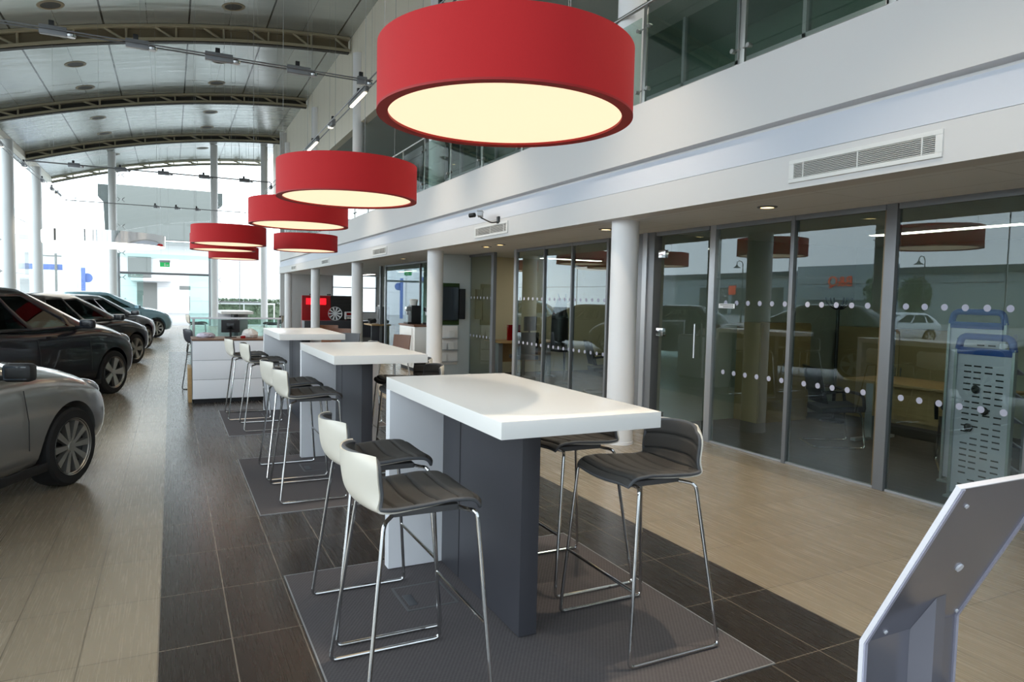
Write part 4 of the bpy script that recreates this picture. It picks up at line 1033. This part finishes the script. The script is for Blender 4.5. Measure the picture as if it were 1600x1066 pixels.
def tower(x, y, rz, h, label):
    t = thing('brochure_tower', label, 'brochure stand', (x, y, 0), rz, 'perforated brochure towers'); wd, dp = .46, .26
    b = B(); b.span((-.006, -wd / 2, .04), (.006, wd / 2, h - .12), .002); pn = b.build('perforated_panel', 'mesh_metal', t)
    b = B(); n = int((h - .3) / .05)
    for r in range(n):
        for c in (-.13, -.04, .05, .13):
            if (r + int(c * 100)) % 7: b.span((-.0075, c - .03, .12 + r * .05), (-.0055, c + .03, .132 + r * .05))
    b.build('slot', 'dark_void', pn)
    for s in (-1, 1): B().span((-.02, s * wd / 2 - .012, 0), (.02, s * wd / 2 + .012, h - .1), .004).build('side_post', 'mullion_l', t)
    for k in range(6):
        B().box((.1, 0, .14 + k * (h - .4) / 5), (.2, wd - .04, .012), .002, Matrix.Rotation(radians(25), 3, 'Y')).build('shelf', 'mesh_metal', t)
    B().span((.19, wd / 2 - .03, 0), (.21, wd / 2, h - .2), .003).build('rear_post', 'mullion_l', t); B().span((.19, -wd / 2, 0), (.21, -wd / 2 + .03, h - .2), .003).build('rear_post', 'mullion_l', t)
    hd = B().bent([(0, -wd / 2 + .01, h - .12), (0, -wd / 2 + .03, h - .01), (0, wd / 2 - .03, h - .01), (0, wd / 2 - .01, h - .12)], .028, .06, 12).build('handle', 'blue', t)
    B().span((-.02, -wd / 2, h - .16), (.02, wd / 2, h - .10), .01).build('header', 'blue', t)
    B().span((-.08, -wd / 2, 0), (.24, wd / 2, .02), .004).build('base', 'mullion_l', t)
    for (yy, zz) in ((.05, .95), (-.03, .78), (.09, .62)): B().ball((-.02, yy, zz * h / 1.4), (.012, .035, .035), seg=12).build('magnet', 'black', pn)
tower(6.42, 3.62, radians(3), 1.58, 'taller blue-topped perforated brochure tower behind the near office glass')
tower(5.93, 3.27, radians(-4), 1.38, 'shorter blue-topped perforated brochure tower, closest to the glass')
t = thing('glass_sign', 'small white name plate stuck on the glass by the office door', 'sign', (XG - .012, 5.66, 1.545)); B().span((-.002, 0, 0), (0, .25, .05)).build('plate', 'white_sign', t)
b = B()
for r, (n, z) in enumerate(((9, .031), (7, .010))):
    for k in range(n): b.span((-.003, .03 + k * .022, z), (-.002, .03 + k * .022 + .014, z + .011))
b.build('lettering', 'blacktext', t); B().span((-.004, -.012, -.003), (0, 0.0, .053)).build('end_cap', 'black', t)
# office ceiling lights; the two in the lounge are added to brighten it
for i, (x, y, lx, ly, lb) in enumerate(((7.4, 4.6, .14, 1.6, 'bright strip light on the ceiling of the nearest office'), (7.4, 9.2, .14, 1.6, 'strip light on the ceiling of the second office'), (7.4, 12.2, 1.4, .14, 'strip light on the ceiling behind the open doorway'), (7.4, 16.5, .14, 1.6, 'strip light on the ceiling behind the coffee counter'), (7.4, 1.0, .14, 1.6, 'strip light on the ceiling of the office at the right edge'), (7.0, 22.0, .14, 1.6, 'added strip light brightening the lounge beyond the third column'), (7.0, 27.0, .14, 1.6, 'farthest strip light, added to brighten the lounge before the red display panel'))):
    t = thing('ceiling_light', lb, 'ceiling light', (x, y, SOF), 0, 'office strip lights')
    B().span((-lx / 2 - .03, -ly / 2 - .03, -.05), (lx / 2 + .03, ly / 2 + .03, 0), .006).build('housing', 'grille', t); B().span((-lx / 2, -ly / 2, -.056), (lx / 2, ly / 2, -.049)).build('diffuser', 'strip', t)

for y, lb in ((1.0, 'nearest'), (3.6, 'second'), (6.2, 'third')):  # unseen fill panels added to lift the dark mezzanine
    t = thing('ceiling_light', lb + ' added panel light brightening the mezzanine, out of view', 'ceiling light', (5.2, y, 6.2), 0, 'added mezzanine fill lights')
    B().span((-.33, -.63, -.05), (.33, .63, 0), .006).build('housing', 'grille', t); B().span((-.3, -.6, -.056), (.3, .6, -.049)).build('diffuser', 'strip', t)

# ================================================================ KIOSK / LECTERN
t = thing('display_lectern', 'grey metal lectern seen from behind at the bottom right corner', 'lectern', (2.0, 1.42, 0)); W = .51
p0_, p1_ = V(0, 0, .508), V(0, -.273, 1.087)
n_ = V(0, (p1_ - p0_).z, -(p1_ - p0_).y).normalized() # towards +Y, up
th = .016
poly = [(0, 0.012), (0, .508), (-.273, 1.087), (-.273 + n_.y * th, 1.087 + n_.z * th), (th, .515), (th, .012)]
B().prism(poly, 'X', .008, W - .008).build('bent_panel', 'metal_grey', t, ang=15)
def edge_prof(o, i): return [(-o, .012), (-o, .507), (-.273 - n_.y * o, 1.087 - n_.z * o), (-.273 + n_.y * i, 1.089 + n_.z * i), (i, .512), (i, .012)]
for xx in (0, W - .004): B().prism(edge_prof(.003, .012), 'X', xx, xx + .004).build('panel_edge', 'metal_edge', t, label='white panel edge', ang=15)
for xx in (.004, W - .018): B().prism(edge_prof(.007, .0), 'X', xx, xx + .014).build('edge_lip', P('lavender_grey_lacquer', (190, 188, 206), .3), t, ang=15)
B().box((W / 2, -.274 + n_.y * .006, 1.089 + n_.z * .006), (W, .004, .018), .001, Matrix.Rotation(math.atan2(.579, -.273) - pi / 2 + pi / 2, 3, 'X')).build('top_edge', 'metal_edge', t)
def zpl(y): return .508 + (-y) / .273 * .579
b = B(); tr = [(.24, -.0005), (.278, -.061), (.326, -.063), (.364, -.0005)]
lo = [b.bm.verts.new((x, y, .012)) for x, y in tr]; hi = [b.bm.verts.new((x, y, zpl(y) - .002)) for x, y in tr]
for i in range(4): b.bm.faces.new((lo[i], lo[(i + 1) % 4], hi[(i + 1) % 4], hi[i]))
b.bm.faces.new(lo[::-1]); b.bm.faces.new(hi); b.build('support_post', 'metal_grey', t, ang=15)
B().span((-.02, -.22, 0), (W + .02, .2, .012), .003).build('base_plate', 'metal_grey', t)
nn = -n_
for x, y in ((.091, -.241), (.094, -.012), (.42, -.241), (.497 - .02, -.012)):
    q = V(x, y, zpl(y)); b = B(); b.tube([q, q + nn * .005], .007, 12); b.build('screw', 'metal_edge', t)
q = V(.29, -.118, zpl(-.118)); B().tube([q, q + nn * .006], .015, 16).build('bolt', 'metal_edge', t)

# ================================================================ OUTSIDE
tag(B().span((-160, -80, -.3), (80, 140, -.14)).build('paving', 'asphalt'), 'pale paving outside the showroom glass', 'paving')['kind'] = 'structure'
t = thing('building_sign', 'large grey sign box with notched ends high on the building outside', 'sign', (-4.85, 60, 5.6))
B().span((.75, -.1, 0), (7.9, 1.2, 3.95), .02).build('sign_panel', 'sign_grey', t)
B().prism([(0, 3.9), (.8, 3.9), (.8, 0), (.45, 0), (.35, 2.6), (0, 3.0)], 'Y', .1, 1.2).build('end_cap', 'sign_grey_dk', t); B().prism([(7.85, 3.9), (8.6, 3.9), (8.6, 3.0), (8.2, 2.6), (8.1, 0), (7.85, 0)], 'Y', .1, 1.2).build('end_cap', 'sign_grey_dk', t)
t = thing('outside_building', 'white clad building outside the entrance with a small canopied doorway', 'building', (-12, 61.5, -.14))
B().span((0, 0, 0), (32, 10, 5.7), .02).build('wall', 'clad', t); b = B()
for k in range(5): b.span((0, -.02, 1.1 * k + 1), (32, 0, 1.1 * k + 1.03))
b.build('cladding_joint', 'wcol', t)
B().span((9.2, -1.2, 2.5), (12.0, 0, 2.75), .02).build('canopy', 'wcol', t); B().span((9.6, -.05, 0), (11.0, 0.02, 2.4)).build('door', 'sign_grey', t)
B().span((9.0, -.3, 2.8), (10.6, -.05, 4.4), .02).build('plant_box', 'sign_grey', t); B().span((12.6, -.04, 1.9), (13.4, 0, 2.2)).build('sign', 'sign_grey', t)
for i, (a, c, y) in enumerate(((2.0, 6.2, 41.0),)):
    t = thing('hedge', 'clipped green hedge outside the end glass behind a white rail', 'hedge', (a, y, -.14))
    B().span((0, 0, 0), (c - a, 1.2, 1.1)).build('dense_core', 'leaf', t)
    B().leaves(4200, .07, lambda: V(random.uniform(-.05, c - a + .05), random.choice((random.uniform(-.08, .05), random.uniform(0, 1.2))), random.uniform(0, 1.1) if random.random() < .5 else random.uniform(1.05, 1.4))).build('foliage', 'leaf', t, ang=180)
b = B().span((0, -.03, 1.12), (3.2, .03, 1.2), .01)
for x in (.05, 1.6, 3.15): b.span((x - .03, -.03, 0), (x + .03, .03, 1.13))
tag(b.build('guard_rail', 'white_sign', loc=(1.9, 39.5, -.14)), 'white horizontal rail in front of the hedge outside', 'rail')
def lamp_post(x, y, h, label, d=(1, 0)):
    t = thing('lamp_post', label, 'lamp post', (x, y, -.14), math.atan2(d[1], d[0]), 'lamp posts outside')
    B().tube([(0, 0, 0), (0, 0, h - .5)], [.07, .045], 10).build('pole', 'sign_grey_dk', t)
    B().tube([(0, 0, h - .5), (0, 0, h - .1), (.15, 0, h + .1), (.4, 0, h + .16), (.62, 0, h + .02), (.65, 0, h - .2)], .03, 8).build('swan_neck', 'sign_grey_dk', t)
    B().lathe([(0, .0), (.08, -.02), (.12, -.12), (.3, -.22), (.28, -.24), (0, -.2)], (.65, 0, h - .18), 20).build('lamp_shade', 'sign_grey_dk', t)
lamp_post(-30, 41.3, 5.0, 'swan-neck lamp post reflected in the glass beside the office door')
lamp_post(-44, 52, 5.0, 'swan-neck lamp post farther off, reflected low beside the first')
lamp_post(-34, 29, 5.0, 'swan-neck lamp post reflected in the nearest office glass')
t = thing('light_column', 'thin street light column outside the left end of the glass', 'street light', (-5.43, 52, -.14))
B().tube([(0, 0, 0), (0, 0, 7.6)], [.09, .05], 10).build('pole', 'wcol', t); B().box((0, 0, 7.6), (.7, .2, .1), .03).build('lantern', 'wcol', t)
t = thing('direction_sign', 'tall narrow blue sign board on a post outside', 'sign', (-5.07, 52, -.14)); B().span((-.12, 0, .0), (.12, .12, 3.15), .02).build('board', 'bluesign', t); B().lathe([(0, 0), (.30, 0), (.30, .05), (0, .05)], (.22, .14, 2.5), 28, 'Y').build('round_panel', 'bluesign', t)
t = thing('goal_post_sign', 'grey post with a blue sign band outside at the left', 'sign', (-6.28, 50, -.14)); B().cyl((0, 0, 0), (0, 0, 3.9), .07, 10).build('post', 'sign_grey', t); B().span((-.85, -.03, 3.7), (.3, .03, 3.78)).build('cross_arm', 'sign_grey', t); B().span((-1.9, .1, 2.9), (.32, .2, 3.25), .01).build('band', 'bluesign', t)
# retail building seen in reflections
t = thing('retail_building', 'long grey store building across the car park, seen reflected in the office glass', 'building', (-62, 20, -.14))
B().span((-14, 0, 0), (0, 75, 5.4), .02).build('wall', 'shed', t); B().span((-14.3, -.3, 5.4), (.5, 75.3, 6.1), .02).build('roof_edge', 'shed_dk', t)
b = B()
for k in range(5): b.span((0, 46 + 3.4 * k, .2), (.06, 48.6 + 3.4 * k, 4.0))
b.build('shopfront', 'shed_dk', t)
B().span((-.2, 30, 2.4), (1.0, 43, 6.6), .02).build('gable', 'shed', t)
text('sign_letters', 'B&Q', 'orange', 1.7, (1.08, 36.6, 4.6), (pi / 2, 0, pi / 2), t, .05)
B().span((0.0, 54.6, 3.0), (.12, 56.0, 4.3), .02).build('sign', 'orange', t)
def tree(x, y, h, label):
    t = thing('tree', label, 'tree', (x, y, -.14), 0, 'trees outside')
    B().tube([(0, 0, 0), (.05, 0, h * .35), (0, .05, h * .6)], [.12, .09, .05], 8).build('trunk', 'bark', t)
    def pk():
        d = Vector([random.gauss(0, 1) for _ in range(3)]).normalized() * random.random() ** .4; return V(d.x * h * .28, d.y * h * .28, h * .62 + d.z * h * .36)
    B().leaves(1500, .16, pk).build('foliage', 'leaf2', t, ang=180)
tree(-40, 36.3, 4.6, 'leafy tree reflected in the office glass beside the store sign'); tree(-40, 33.5, 4.2, 'smaller leafy tree reflected in the nearest office glass')
for i, (x, y, hd, pt, lb) in enumerate(((-20, 22, 20, 'whitecar', 'white car parked outside, reflected in the nearest office glass'), (-24, 30, 10, 'silver', 'silver car parked outside, reflected between the white dots'), (-22, 40, -10, 'whitecar', 'white car parked farther along the kerb outside'))):
    c = car(lb, (x, y), hd, pt, 1.0, 5, 'cars parked outside', simple=True); c.location.z = -.14
